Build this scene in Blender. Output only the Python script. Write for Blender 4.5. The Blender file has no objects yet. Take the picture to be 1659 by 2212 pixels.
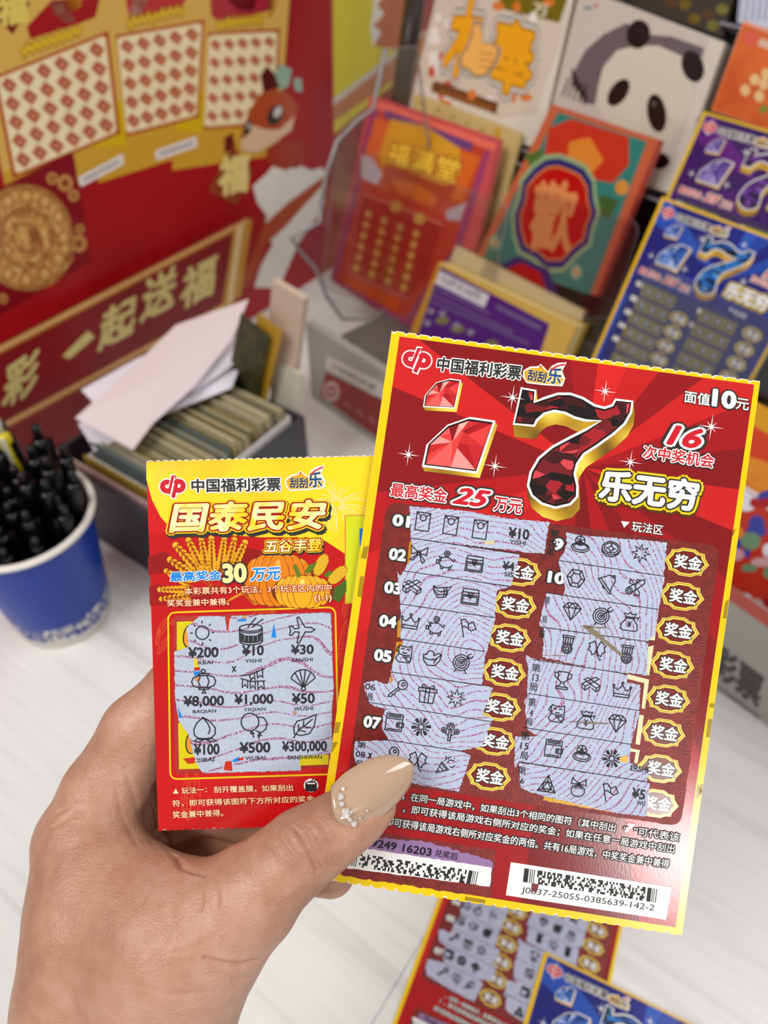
import bpy, bmesh, math, random
import numpy as np
from mathutils import Vector, Matrix

# ------------------------------------------------------------------ camera
FPX = 1660.0                      # focal length in pixels of the 1659 x 2212 frame
PITCH = math.radians(46.0)
CAM_H = 0.48                      # lens height above the counter top (counter top is z = 0)
CXP, CYP = 829.5, 1106.0
cam_pos = Vector((0, 0, CAM_H))
FW = Vector((0, math.cos(PITCH), -math.sin(PITCH)))
UP = Vector((0, math.sin(PITCH), math.cos(PITCH)))
RT = Vector((1, 0, 0))
scene = bpy.context.scene
col = scene.collection
cam_data = bpy.data.cameras.new('camera')
cam_data.sensor_fit = 'VERTICAL'
cam_data.sensor_height = 34.6
cam_data.lens = 34.6 * FPX / 2212.0
cam_data.clip_start = 0.01
cam_data.dof.use_dof = True
cam_data.dof.focus_distance = 0.207
cam_data.dof.aperture_fstop = cam_data.lens / 2.4
camera = bpy.data.objects.new('camera', cam_data)
camera.location = cam_pos
camera.rotation_euler = (math.pi / 2 - PITCH, 0, 0)
col.objects.link(camera)
scene.camera = camera

# ------------------------------------------------------------------ light
scene.view_settings.view_transform = 'Standard'
scene.view_settings.look = 'None'
scene.view_settings.gamma = 1.0
scene.view_settings.use_curve_mapping = False
scene.view_settings.exposure = 0.0
world = bpy.data.worlds.new('shop_ambience')
scene.world = world
world.use_nodes = True
world.node_tree.nodes['Background'].inputs[0].default_value = (1.0, 0.992, 0.98, 1)
world.node_tree.nodes['Background'].inputs[1].default_value = 0.37


def area_light(name, loc, target, size, power, color=(1, 0.985, 0.965)):
    d = bpy.data.lights.new(name, 'AREA')
    d.shape = 'RECTANGLE'
    d.size, d.size_y = size
    d.energy = power
    d.color = color
    o = bpy.data.objects.new(name, d)
    o.location = loc
    o.rotation_euler = (Vector(target) - Vector(loc)).to_track_quat('-Z', 'Y').to_euler()
    col.objects.link(o)
    return o


area_light('ceiling_panel_light', (-1.05, -0.45, 1.95), (0.0, 0.4, 0.1), (1.0, 0.7), 27)
area_light('ceiling_panel_light', (1.15, 0.15, 2.1), (0.0, 0.5, 0), (1.2, 0.6), 15)
area_light('ceiling_panel_light', (1.25, -3.43, 1.78), (0.08, 0.08, 0.26), (0.40, 0.40), 30)

# ------------------------------------------------------------------ helpers


def lin(h):
    h = h.lstrip('#')
    out = []
    for i in (0, 2, 4):
        c = int(h[i:i + 2], 16) / 255
        out.append(c / 12.92 if c <= 0.04045 else ((c + 0.055) / 1.055) ** 2.4)
    return (*out, 1)


_mats = {}


def mat(hexcol, rough=0.2, spec=0.5, metal=0.0, alpha=None, trans=0.0, emit=None):
    key = (hexcol, rough, spec, metal, trans)
    if key in _mats:
        return _mats[key]
    m = bpy.data.materials.new('ink_' + hexcol.lstrip('#'))
    m.use_nodes = True
    b = m.node_tree.nodes['Principled BSDF']
    b.inputs['Base Color'].default_value = lin(hexcol)
    b.inputs['Roughness'].default_value = rough
    b.inputs['Specular IOR Level'].default_value = spec
    b.inputs['Metallic'].default_value = metal
    b.inputs['Transmission Weight'].default_value = trans
    _mats[key] = m
    return m


class NT:
    """Small helper for building node materials."""

    def __init__(self, name, rough=0.42, spec=0.4):
        self.m = bpy.data.materials.new(name)
        self.m.use_nodes = True
        self.t = self.m.node_tree
        self.b = self.t.nodes['Principled BSDF']
        self.b.inputs['Roughness'].default_value = rough
        self.b.inputs['Specular IOR Level'].default_value = spec

    def n(self, kind, **kw):
        nd = self.t.nodes.new(kind)
        for k, v in kw.items():
            if k.startswith('i_'):
                nd.inputs[k[2:].replace('_', ' ')].default_value = v
            else:
                setattr(nd, k, v)
        return nd

    def l(self, a, b):
        self.t.links.new(a, b)

    def math(self, op, a, b=None, c=None):
        nd = self.t.nodes.new('ShaderNodeMath')
        nd.operation = op
        for i, v in enumerate((a, b, c)):
            if v is None:
                continue
            if isinstance(v, (int, float)):
                nd.inputs[i].default_value = v
            else:
                self.l(v, nd.inputs[i])
        return nd.outputs[0]

    def coords(self, scale=(1, 1, 1), loc=(0, 0, 0), rot=(0, 0, 0)):
        tc = self.n('ShaderNodeTexCoord')
        mp = self.n('ShaderNodeMapping')
        mp.inputs['Scale'].default_value = scale
        mp.inputs['Location'].default_value = loc
        mp.inputs['Rotation'].default_value = rot
        self.l(tc.outputs['Object'], mp.inputs['Vector'])
        return mp.outputs[0]

    def ramp(self, fac, stops, interp='LINEAR'):
        r = self.n('ShaderNodeValToRGB')
        e = r.color_ramp.elements
        r.color_ramp.interpolation = interp
        while len(e) < len(stops):
            e.new(0.5)
        for el, (p, c) in zip(e, stops):
            el.position = p
            el.color = lin(c) if isinstance(c, str) else c
        self.l(fac, r.inputs[0])
        return r.outputs[0]

    def base(self, c):
        self.l(c, self.b.inputs['Base Color'])

    def bump(self, h, strength, dist):
        bp = self.n('ShaderNodeBump')
        bp.inputs['Strength'].default_value = strength
        bp.inputs['Distance'].default_value = dist
        self.l(h, bp.inputs['Height'])
        self.l(bp.outputs[0], self.b.inputs['Normal'])


def tag(o, label=None, cat=None, group=None, kind=None):
    if label:
        o['label'] = label
    if cat:
        o['category'] = cat
    if group:
        o['group'] = group
    if kind:
        o['kind'] = kind
    return o


def ray(x, y):
    return RT * ((x - CXP) / FPX) - UP * ((y - CYP) / FPX) + FW


def hit(x, y, O, N):
    d = ray(x, y)
    return cam_pos + d * ((O - cam_pos).dot(N) / d.dot(N))


def ground(x, y, z=0.0):
    return hit(x, y, Vector((0, 0, z)), Vector((0, 0, 1)))


def cam_mm(x, y, z):
    """point at distance z (millimetres) in front of the lens, on the sight line of x, y"""
    return cam_pos + ray(x, y) * (z * 0.001)


def link_mesh(name, verts, faces, mats, fmats=None, parent=None, smooth=False, label=None, matrix=None):
    me = bpy.data.meshes.new(name)
    me.from_pydata([tuple(v) for v in verts], [], faces)
    if not isinstance(mats, (list, tuple)):
        mats = [mats]
    for m in mats:
        me.materials.append(m)
    if fmats is not None:
        me.polygons.foreach_set('material_index', fmats)
    if smooth:
        me.polygons.foreach_set('use_smooth', [True] * len(me.polygons))
    me.update()
    o = bpy.data.objects.new(name, me)
    col.objects.link(o)
    if matrix is not None:
        o.matrix_world = matrix
    if parent is not None:
        o.parent = parent
    if label:
        o['label'] = label
    return o


def empty(name, matrix, label=None, cat=None, group=None):
    o = bpy.data.objects.new(name, None)
    o.empty_display_size = 0.01
    col.objects.link(o)
    o.matrix_world = matrix
    return tag(o, label, cat, group)


def frame(O, U, V):
    U = Vector(U).normalized()
    V = Vector(V)
    V = (V - U * V.dot(U)).normalized()
    N = U.cross(V)
    m = Matrix((U, V, N)).transposed().to_4x4()
    m.translation = Vector(O)
    return m


class Geo:
    """collects boxes, prisms, tubes and lathes into one mesh"""

    def __init__(self):
        self.v, self.f, self.fm = [], [], []

    def add(self, verts, faces, mi=0):
        k = len(self.v)
        self.v += [Vector(p) for p in verts]
        self.f += [tuple(i + k for i in f) for f in faces]
        self.fm += [mi] * len(faces)
        return self

    def box(self, lo, hi, mi=0):
        x0, y0, z0 = lo
        x1, y1, z1 = hi
        vs = [(x0, y0, z0), (x1, y0, z0), (x1, y1, z0), (x0, y1, z0), (x0, y0, z1), (x1, y0, z1), (x1, y1, z1), (x0, y1, z1)]
        return self.add(vs, [(3, 2, 1, 0), (4, 5, 6, 7), (0, 1, 5, 4), (1, 2, 6, 5), (2, 3, 7, 6), (3, 0, 4, 7)], mi)

    def prism(self, pts, z0, z1, mi=0, side=None):
        """pts: 2D polygon (any winding), extruded from z0 to z1"""
        a = sum(pts[i][0] * pts[(i + 1) % len(pts)][1] - pts[(i + 1) % len(pts)][0] * pts[i][1] for i in range(len(pts)))
        if a < 0:
            pts = pts[::-1]
        n = len(pts)
        vs = [(p[0], p[1], z0) for p in pts] + [(p[0], p[1], z1) for p in pts]
        k = len(self.v)
        self.v += [Vector(p) for p in vs]
        self.f.append(tuple(k + i for i in range(n))[::-1])
        self.f.append(tuple(k + n + i for i in range(n)))
        self.fm += [mi, mi]
        for i in range(n):
            j = (i + 1) % n
            self.f.append((k + i, k + j, k + n + j, k + n + i))
            self.fm.append(mi if side is None else side)
        return self

    def tube(self, pts, r, n=8, mi=0, cap=True):
        pts = [Vector(p) for p in pts]
        rs = r if isinstance(r, (list, tuple)) else [r] * len(pts)
        rings = []
        ref = None
        for i, p in enumerate(pts):
            d = (pts[min(i + 1, len(pts) - 1)] - pts[max(i - 1, 0)]).normalized()
            if ref is None:
                ref = d.orthogonal().normalized()
            else:
                ref = (ref - d * ref.dot(d)).normalized()
            b = d.cross(ref)
            rings.append([p + (ref * math.cos(t) + b * math.sin(t)) * rs[i] for t in [2 * math.pi * q / n for q in range(n)]])
        vs = [v for rg in rings for v in rg]
        fs = []
        for i in range(len(pts) - 1):
            for q in range(n):
                fs.append((i * n + q, i * n + (q + 1) % n, (i + 1) * n + (q + 1) % n, (i + 1) * n + q))
        if cap:
            fs.append(tuple(range(n))[::-1])
            fs.append(tuple((len(pts) - 1) * n + q for q in range(n)))
        return self.add(vs, fs, mi)

    def lathe(self, prof, n=48, mi=0, a0=0, a1=2 * math.pi):
        vs, fs = [], []
        full = abs(a1 - a0 - 2 * math.pi) < 1e-6
        m = n if full else n + 1
        for r, z in prof:
            for q in range(m):
                t = a0 + (a1 - a0) * q / n
                vs.append((r * math.cos(t), r * math.sin(t), z))
        for i in range(len(prof) - 1):
            for q in range(n):
                q2 = (q + 1) % m
                fs.append((i * m + q, i * m + q2, (i + 1) * m + q2, (i + 1) * m + q))
        return self.add(vs, fs, mi)

    def build(self, name, mats, parent=None, smooth=False, label=None, matrix=None):
        return link_mesh(name, self.v, self.f, mats, self.fm, parent, smooth, label, matrix)


# lettering: built-in font outlines turned into meshes
_fc = bpy.data.curves.new('lettering_source', 'FONT')
_fc.resolution_u = 3
_fo = bpy.data.objects.new('lettering_source', _fc)
_tcache = {}


def glyphs(s, offset=0.0, shear=0.0):
    key = (s, round(offset, 4), shear)
    if key not in _tcache:
        _fc.body = s
        _fc.offset = offset
        _fc.shear = shear
        me = bpy.data.meshes.new_from_object(_fo)
        v = [(p.co.x, p.co.y) for p in me.vertices]
        f = [tuple(p.vertices) for p in me.polygons]
        bpy.data.meshes.remove(me)
        _tcache[key] = (v, f)
    return _tcache[key]


LAYER = 4.0e-5


class Sheet:
    """a flat printed thing: an Empty with u to the right, v up the print, n out of the paper"""

    def __init__(self, name, O, U, V, label, cat, group=None, mapping=None):
        self.M = frame(O, U, V)
        self.root = empty(name, self.M, label, cat, group)
        self.O = Vector(O)
        self.N = self.M.to_3x3() @ Vector((0, 0, 1))
        self.inv = self.M.inverted()
        self.map = mapping
        self.k = (self.O - cam_pos).dot(FW) / FPX

    def l(self, x, y):
        if self.map:
            return self.map(x, y)
        p = self.inv @ hit(x, y, self.O, self.N)
        return (p.x, p.y)


def crop(ox, oy, s):
    return lambda x, y: (ox + x / s, oy + y / s)


class Art:
    """flat print on a sheet, given in the drafting coordinates of that sheet"""

    def __init__(self, sheet, c=None, z=0):
        self.s = sheet
        self.c = c
        self.v, self.f, self.fm, self.mats = [], [], [], []
        self.z = z

    def p(self, q):
        if self.c:
            q = self.c(*q)
        return self.s.l(*q)

    def mi(self, m):
        if isinstance(m, str):
            m = mat(m)
        if m not in self.mats:
            self.mats.append(m)
        return self.mats.index(m)

    def raw(self, pts, faces, m, layer):
        k = len(self.v)
        z = (layer + self.z) * LAYER
        self.v += [(a, b, z) for a, b in pts]
        i = self.mi(m)
        for f in faces:
            a = 0
            for j in range(len(f)):
                x0, y0 = pts[f[j]]
                x1, y1 = pts[f[(j + 1) % len(f)]]
                a += x0 * y1 - x1 * y0
            f = f if a > 0 else tuple(f)[::-1]
            self.f.append(tuple(k + q for q in f))
            self.fm.append(i)
        return self

    def poly(self, pts, m, layer=1):
        q = [self.p(a) for a in pts]
        return self.raw(q, [tuple(range(len(q)))], m, layer)

    def stroke(self, pts, w, m, layer=1, closed=False):
        q = [Vector(self.p(a)) for a in pts]
        return self.lstroke(q, w * self.s.k / (1), m, layer, closed)

    def lstroke(self, q, w, m, layer=1, closed=False):
        q = [Vector(a) for a in q]
        if closed:
            q = q + [q[0], q[1]]
        n = len(q)
        L, R = [], []
        for i in range(n):
            d0 = (q[i] - q[i - 1]) if i > 0 else (q[1] - q[0])
            d1 = (q[i + 1] - q[i]) if i < n - 1 else (q[n - 1] - q[n - 2])
            if d0.length < 1e-9:
                d0 = d1
            if d1.length < 1e-9:
                d1 = d0
            d0 = d0.normalized()
            d1 = d1.normalized()
            t = d0 + d1
            if t.length < 0.3:
                t = d1
            t.normalize()
            nn = Vector((-t.y, t.x))
            c = max(0.5, t.dot(d1))
            L.append(q[i] + nn * (w / 2 / c))
            R.append(q[i] - nn * (w / 2 / c))
        if closed:
            L, R = L[1:], R[1:]
        pts = [tuple(a) for a in L] + [tuple(a) for a in R]
        m_ = len(L)
        self.raw(pts, [(i, i + 1, m_ + i + 1, m_ + i) for i in range(m_ - 1)], m, layer)
        return self

    def disc(self, c, rx, ry, m, layer=1, n=20, ang=0.0):
        ca, sa = math.cos(ang), math.sin(ang)
        pts = []
        for i in range(n):
            t = 2 * math.pi * i / n
            x, y = rx * math.cos(t), ry * math.sin(t)
            pts.append((c[0] + x * ca - y * sa, c[1] + x * sa + y * ca))
        return self.poly(pts, m, layer)

    def text(self, s, tl, tr, bl, m, layer=3, bold=0.025, outl=(), shear=0.0, shadow=None):
        """lettering whose box has the corners tl, tr, bl; outl: [(extra offset, ink)] from the inside out"""
        v0, _ = glyphs(s, 0.0, shear)
        xs = [a[0] for a in v0]
        ys = [a[1] for a in v0]
        x0, x1, y0, y1 = min(xs), max(xs), min(ys), max(ys)
        TL, TR, BL = (Vector(self.p(q)) for q in (tl, tr, bl))

        def place(v, dx=0.0, dy=0.0):
            return [tuple(TL + (TR - TL) * ((a[0] - x0) / (x1 - x0) + dx) + (BL - TL) * ((y1 - a[1]) / (y1 - y0) + dy)) for a in v]
        dirs = [(math.cos(t), math.sin(t)) for t in [2 * math.pi * i / 10 for i in range(10)]]
        v, f = glyphs(s, 0.0, shear)

        def spread(rad, ink, lay, ddx=0.0, ddy=0.0):
            ring = dirs if rad > .045 else dirs[::2]
            todo = [(0, 0)] if rad < 1e-4 else list(ring)
            if rad > .11:
                todo += [(cx * .5, cy * .5) for cx, cy in ring[::2]]
            for i, (cx, cy) in enumerate(todo):      # every copy a hair above the last
                self.raw(place([(a[0] + cx * rad, a[1] + cy * rad) for a in v], ddx, ddy), f, ink, lay + i * .04)
        if shadow:
            off, ink, dx, dy = shadow
            for i in range(3):
                spread(bold + off, ink, layer - len(outl) * 0.7 - 0.7 - i * 0.7, dx * (i + 1) / 3, dy * (i + 1) / 3)
        for i, (off, ink) in enumerate(outl):
            spread(bold + off, ink, layer - 0.7 * (i + 1))
        spread(bold, m, layer)
        return self

    def strokes(self, kind, c, size, m, w, layer=3, ang=0.0):
        """a line drawing from ICONS; c: centre, size: half extent, in drafting coordinates"""
        ca, sa = math.cos(ang), math.sin(ang)
        o = Vector(self.p(c))
        ex = (Vector(self.p((c[0] + size * ca, c[1] + size * sa))) - o)
        ey = (Vector(self.p((c[0] + size * sa, c[1] - size * ca))) - o)
        for st in ICONS[kind]:
            closed = st[0] == st[-1] and len(st) > 2
            q = [o + ex * a[0] + ey * a[1] for a in st]
            if closed:
                q = q[:-1]
            self.lstroke(q, w, m, layer, closed)
        return self

    def build(self, name, parent=None, label=None):
        if parent is None:
            parent = self.s.root
        return link_mesh(name, self.v, self.f, self.mats, self.fm, parent, label=label)
# ------------------------------------------------------------------ line drawings of the scratch symbols


def arc(cx, cy, r, a0=0, a1=360, n=14, ry=None):
    ry = r if ry is None else ry
    n = max(3, int(n * abs(a1 - a0) / 360) + 1) if abs(a1 - a0) < 360 else n
    pts = [(cx + r * math.cos(math.radians(a0 + (a1 - a0) * i / n)), cy + ry * math.sin(math.radians(a0 + (a1 - a0) * i / n))) for i in range(n + 1)]
    if abs(a1 - a0) >= 360:
        pts[-1] = pts[0]
    return pts


def rc(x0, y0, x1, y1):
    return [(x0, y0), (x1, y0), (x1, y1), (x0, y1), (x0, y0)]


def star(n, r0, r1, a=90):
    p = [(math.cos(math.radians(a + 180 * i / n)) * (r0 if i % 2 == 0 else r1), math.sin(math.radians(a + 180 * i / n)) * (r0 if i % 2 == 0 else r1)) for i in range(2 * n)]
    return p + [p[0]]


def rays(r0, r1, n, a=0):
    return [[(math.cos(math.radians(a + 360 * i / n)) * r0, math.sin(math.radians(a + 360 * i / n)) * r0), (math.cos(math.radians(a + 360 * i / n)) * r1, math.sin(math.radians(a + 360 * i / n)) * r1)] for i in range(n)]


def shift(strokes, dx, dy, s=1):
    return [[(x * s + dx, y * s + dy) for x, y in st] for st in strokes]


ICONS = {
    'envelope': [rc(-.72, -.95, .72, .95), [(-.72, .95), (-.25, .5)], [(.72, .95), (.25, .5)], arc(0, .42, .33)],
    'bow': [[(0, .1), (-.9, .8), (-.75, -.1), (0, .1)], [(0, .1), (.9, .8), (.85, -.1), (0, .1)], arc(0, .1, .2), [(-.1, -.05), (-.9, -.7), (-.5, -.75), (0, -.05)], [(.1, -.05), (.5, -.95), (.75, -.7), (.15, 0)]],
    'piggy': [arc(.05, -.25, .75, 20, 340, 16, .55), [(-.6, .05), (-.75, .3), (-.35, .2)], rc(-.95, -.45, -.7, -.1), [(-.45, -.7), (-.45, -.95), (-.2, -.95), (-.2, -.78)], [(.4, -.72), (.4, -.95), (.62, -.95), (.62, -.6)], arc(.05, .68, .3), arc(.05, .68, .13), [(.75, -.1), (.95, .1), (.8, .25)], arc(-.5, -.12, .05)],
    'chest': [rc(-.9, -.85, .9, .1), [(-.9, .1), (-.8, .75), (.8, .75), (.9, .1)], [(-.85, .4), (.85, .4)], rc(-.75, -.7, .75, -.05), [(-.22, .35), (.22, .35), (.22, -.05), (0, -.25), (-.22, -.05), (-.22, .35)], arc(0, .1, .09)],
    'bars': [[(-.95, -.1), (.35, .75), (.75, .6), (-.6, -.35), (-.95, -.1)], [(-.95, -.1), (-.95, -.5), (-.6, -.75), (-.6, -.35)], [(-.6, -.75), (0, -.3)], [(-.8, .35), (-.4, .6), (.95, -.1), (.6, -.4), (-.8, .35)], [(.95, -.1), (.95, -.45), (.6, -.75), (.6, -.4)], [(.6, -.75), (.1, -.45)]],
    'cash': [[(-.95, .5), (-.5, .3), (.2, .45), (.95, .6), (.6, .1), (-.3, -.05), (-.95, .5)], [(-.95, .5), (-.85, .1), (-.3, -.4), (.6, -.2), (.6, .1)], [(-.85, .1), (-.75, -.2), (-.3, -.7), (.5, -.5), (.6, -.2)], [(.1, .5), (.3, .1), (.25, -.6)], [(.4, .52), (.55, .1), (.5, -.5)]],
    'crown': [[(-.8, -.8), (-.9, .15), (-.45, -.1), (0, .45), (.45, -.1), (.9, .15), (.8, -.8), (-.8, -.8)], [(-.82, -.5), (.82, -.5)], arc(-.9, .32, .1, n=6), arc(0, .65, .12, n=6), arc(.9, .32, .1, n=6)],
    'flag': [[(-.75, .9), (-.2, -1)], [(-.72, .8), (-.3, .95), (.1, .5), (.6, .75), (.95, .1), (.5, -.2), (.15, .0), (-.25, .2), (-.52, .15)], [(.1, .5), (.15, .0)]],
    'cat': [[(-.7, .5), (-.65, .95), (-.3, .8), (.3, .8), (.65, .95), (.7, .5), (.75, -.3), (.6, -.85), (-.6, -.85), (-.9, -.5), (-.6, 0), (-.7, .5)], arc(-.3, .45, .14, 0, 180), arc(.3, .45, .14, 0, 180), arc(-.1, .2, .1, 180, 360), arc(.1, .2, .1, 180, 360), [(-.6, 0), (0, -.15), (.6, 0)], arc(0, -.28, .13), arc(.45, -.45, .25), [(-.75, .8), (-.95, .3), (-.6, .15)]],
    'ingot': [arc(-.2, .3, .4, 0, 180, 16, .5), [(-.6, .35), (-.95, .3), (-.85, -.3), (-.4, -.75), (.4, -.7), (.85, -.1), (.95, .5), (.6, .65), (.2, .3)], arc(-.2, .2, .75, 190, 340, 16, .35), [(.25, -.4), (.55, .1), (.9, .5)]],
    'target': [arc(0, 0, .85), arc(0, 0, .6), arc(0, 0, .36), arc(0, 0, .14), [(0, 0), (.8, .7)], [(.55, .5), (.65, .9), (.95, 1.1)], [(.55, .5), (1, .6), (1.15, .85)], [(-.45, -.75), (-.65, -1.1)], [(.45, -.75), (.65, -1.1)]],
    'key': [arc(.4, .4, .5), arc(.48, .48, .17), [(0, .1), (-.85, -.75), (-.95, -1), (-.6, -.95), (-.5, -.7), (-.3, -.75), (-.25, -.45), (.2, -.05)]],
    'gift': [[(-.8, .2), (-.7, -.95), (.7, -.95), (.8, .2)], rc(-.95, .2, .95, .55), [(-.2, .55), (-.2, -.95)], [(.2, .55), (.2, -.95)], [(0, .6), (-.6, .95), (-.65, .65), (0, .6)], [(0, .6), (.6, .95), (.65, .65), (0, .6)]],
    'burst': [star(8, .95, .42)],
    'wallet': [rc(-.85, -.85, .85, .9), [(-.85, .4), (.85, .4)], [(-.7, .75), (.7, .75)], [(-.7, .6), (.7, .6)], rc(.3, -.4, 1, .05), arc(.5, -.17, .1), [(-.7, -.68), (.7, -.68)]],
    'firework': rays(.2, .95, 12, 10) + [[(math.cos(math.radians(a)) * .55 - .1 * math.sin(math.radians(a)), math.sin(math.radians(a)) * .55 + .1 * math.cos(math.radians(a))), (math.cos(math.radians(a)) * .95 - .1 * math.sin(math.radians(a)), math.sin(math.radians(a)) * .95 + .1 * math.cos(math.radians(a))), (math.cos(math.radians(a)) * .95 + .1 * math.sin(math.radians(a)), math.sin(math.radians(a)) * .95 - .1 * math.cos(math.radians(a))), (math.cos(math.radians(a)) * .55 + .1 * math.sin(math.radians(a)), math.sin(math.radians(a)) * .55 - .1 * math.cos(math.radians(a)))] for a in range(10, 370, 60)],
    'coinflower': [arc(0, .55, .38), [(0, .8), (.22, .55), (0, .3), (-.22, .55), (0, .8)], arc(-.65, .1, .26), arc(.68, .1, .26), arc(-.65, .1, .1, n=4), arc(.68, .1, .1, n=4), [(-.12, .15), (-.12, -.95), (.12, -.95), (.12, .15)], [(-.55, -.15), (-.12, -.4)], [(.55, -.15), (.12, -.4)]],
    'clover': [[(0, .05), (-.15, .55), (-.35, .95), (-.6, .75), (-.9, .6), (-.75, .3), (-.9, 0), (-.6, -.2), (-.45, -.55), (-.2, -.4), (0, .05)], [(0, .05), (.1, .5), (.3, .95), (.6, .75), (.9, .55), (.75, .25), (.9, -.1), (.6, -.25), (.5, -.6), (.2, -.45), (0, .05)], [(0, .0), (.1, -.5), (.45, -1), (.55, -.9)]],
    'cone': [[(-.9, -.95), (-.45, .3), (.35, -.45), (-.9, -.95)], [(-.75, -.6), (-.5, -.85)], [(-.62, -.2), (-.1, -.65)], [(-.5, .1), (.2, -.5)], [(-.2, .4), (0, .7), (-.1, .95)], [(.1, .25), (.4, .6), (.85, .55)], [(.4, -.1), (.75, -.15), (.95, .1)], [(.3, .85), (.4, .95)], [(.75, .85), (.85, .75)], [(.15, .6), (.25, .9)]],
    'ring': [arc(0, -.35, .95, 0, 360, 18, .5), arc(0, -.3, .75, 0, 360, 18, .32), arc(-.1, .35, .5), [(-.1, .35), (.35, .55)], [(-.1, .35), (-.5, .6)], [(-.1, .35), (-.1, -.15)], [(-.1, .35), (-.1, .85)], [(-.1, .35), (.3, .1)], [(-.1, .35), (-.5, .1)]],
    'coin': [arc(0, .12, .95, 0, 360, 18, .7), arc(0, .15, .75, 0, 360, 18, .52), [(-.95, .05), (-.9, -.35), (-.4, -.75), (.3, -.75), (.85, -.4), (.95, 0)], [(0, .5), (.15, .2), (.5, .1), (.15, .0), (0, -.3), (-.15, .0), (-.5, .12), (-.15, .22), (0, .5)]],
    'hexgem': [[(-.95, .1), (-.5, .9), (.5, .85), (.95, 0), (.45, -.9), (-.5, -.85), (-.95, .1)], [(-.55, .05), (-.3, .5), (.3, .48), (.55, 0), (.27, -.5), (-.3, -.48), (-.55, .05)], [(-.95, .1), (-.55, .05)], [(-.5, .9), (-.3, .5)], [(.5, .85), (.3, .48)], [(.95, 0), (.55, 0)], [(.45, -.9), (.27, -.5)], [(-.5, -.85), (-.3, -.48)]],
    'bell': [[(-.95, .45), (-.7, .55), (.5, -.75), (.55, -1), (.35, -.95), (-.95, .45)], [(-.75, .55), (-.3, .7), (.1, .95), (.55, .9), (.85, .6), (.8, .2), (.6, -.2), (.5, -.75)], arc(.68, .85, .14), [(-.4, -.1), (-.35, -.45), (0, -.5)]],
    'scroll': [arc(-.6, -.5, .35), arc(-.6, -.5, .17), [(-.85, -.25), (-.1, .3)], [(-.35, -.75), (.35, -.1)], [(.35, -.1), (.95, .5), (.85, .85), (.6, .8), (-.1, .3)], [(0, .1), (-.6, .75), (-.7, .35), (0, .1)], [(0, .1), (.1, .8), (.45, .75), (0, .1)], [(0, 0), (.5, -.5), (.55, -.95), (.25, -.8), (.05, -.95), (0, 0)]],
    'diamond': [[(-.95, .35), (-.5, .85), (.5, .85), (.95, .35), (0, -.95), (-.95, .35)], [(-.95, .35), (.95, .35)], [(-.5, .85), (-.4, .35), (0, .85), (.4, .35), (.5, .85)], [(-.4, .35), (0, -.95), (.4, .35)]],
    'bag': [[(-.35, .35), (-.85, -.3), (-.9, -.8), (-.65, -.95), (.65, -.95), (.9, -.8), (.85, -.3), (.35, .35)], [(-.4, .35), (.45, .35), (.5, .48), (-.45, .48), (-.4, .35)], [(-.4, .48), (-.7, .85), (-.3, .75), (-.1, .95), (.2, .78), (.6, .9), (.4, .48)], [(.5, .45), (.9, .55), (.75, .2)], [(-.2, .05), (0, -.2), (.2, .05)], [(0, -.2), (0, -.6)], [(-.2, -.25), (.2, -.25)], [(-.2, -.42), (.2, -.42)]],
    'medal': [arc(0, -.4, .55), arc(0, -.4, .4), star(5, .3, .14)[0:0] + [(x, y - .4) for x, y in star(5, .3, .14)], rc(-.6, .75, .6, .95), [(-.5, .75), (-.5, .1), (-.3, 0)], [(.5, .75), (.5, .1), (.3, 0)], [(-.25, .75), (-.25, .1)], [(0, .75), (0, .15)], [(.25, .75), (.25, .1)]],
    'trophy': [[(-.55, .9), (.55, .9), (.5, .1), (.15, -.2), (-.15, -.2), (-.5, .1), (-.55, .9)], [(-.55, .75), (-.9, .75), (-.85, .3), (-.45, .1)], [(.55, .75), (.9, .75), (.85, .3), (.45, .1)], [(-.15, -.2), (-.15, -.4), (-.5, -.7), (.5, -.7), (.15, -.4), (.15, -.2)], rc(-.62, -.92, .62, -.7)],
    'trigem': [[(0, .95), (.95, -.8), (-.95, -.8), (0, .95)], [(0, .3), (.45, -.5), (-.45, -.5), (0, .3)], [(0, .95), (0, .3)], [(.95, -.8), (.45, -.5)], [(-.95, -.8), (-.45, -.5)], [(-.45, .1), (0, .3)], [(.45, .1), (0, .3)], [(.45, .1), (.45, -.5)], [(-.45, .1), (-.45, -.5)], [(0, -.8), (.45, -.5)], [(0, -.8), (-.45, -.5)]],
    'egg': [arc(0, -.35, .72, 0, 360, 18, .62), [(0, .4), (-.7, .95), (-.8, .3), (0, .4)], [(0, .4), (.7, .95), (.8, .3), (0, .4)], arc(0, .4, .14), [(-.1, .3), (-.45, -.1), (-.2, -.05), (0, .25), (.2, -.05), (.45, -.1), (.1, .3)]],
    'sun': [arc(0, 0, .55, n=18)] + rays(.78, 1.0, 8),
    'drum': [arc(0, .4, .8, 0, 360, 18, .25), [(-.8, .4), (-.8, -.55)], [(.8, .4), (.8, -.55)], arc(0, -.55, .8, 180, 360, 18, .25), arc(0, .28, .8, 180, 360, 18, .25), arc(0, -.4, .8, 180, 360, 18, .25), [(-.2, .45), (.4, 1.1)], [(.1, .45), (.9, 1)]],
    'plane': [[(-.95, .3), (-.8, .35), (-.55, .1), (-.2, .15), (-.35, .95), (-.2, 1), (.25, .2), (.7, .18), (1, .0), (.7, -.18), (.25, -.15), (-.25, -1), (-.4, -.95), (-.2, -.15), (-.55, -.12), (-.8, -.4), (-.95, -.35), (-.85, 0), (-.95, .3)]],
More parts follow.
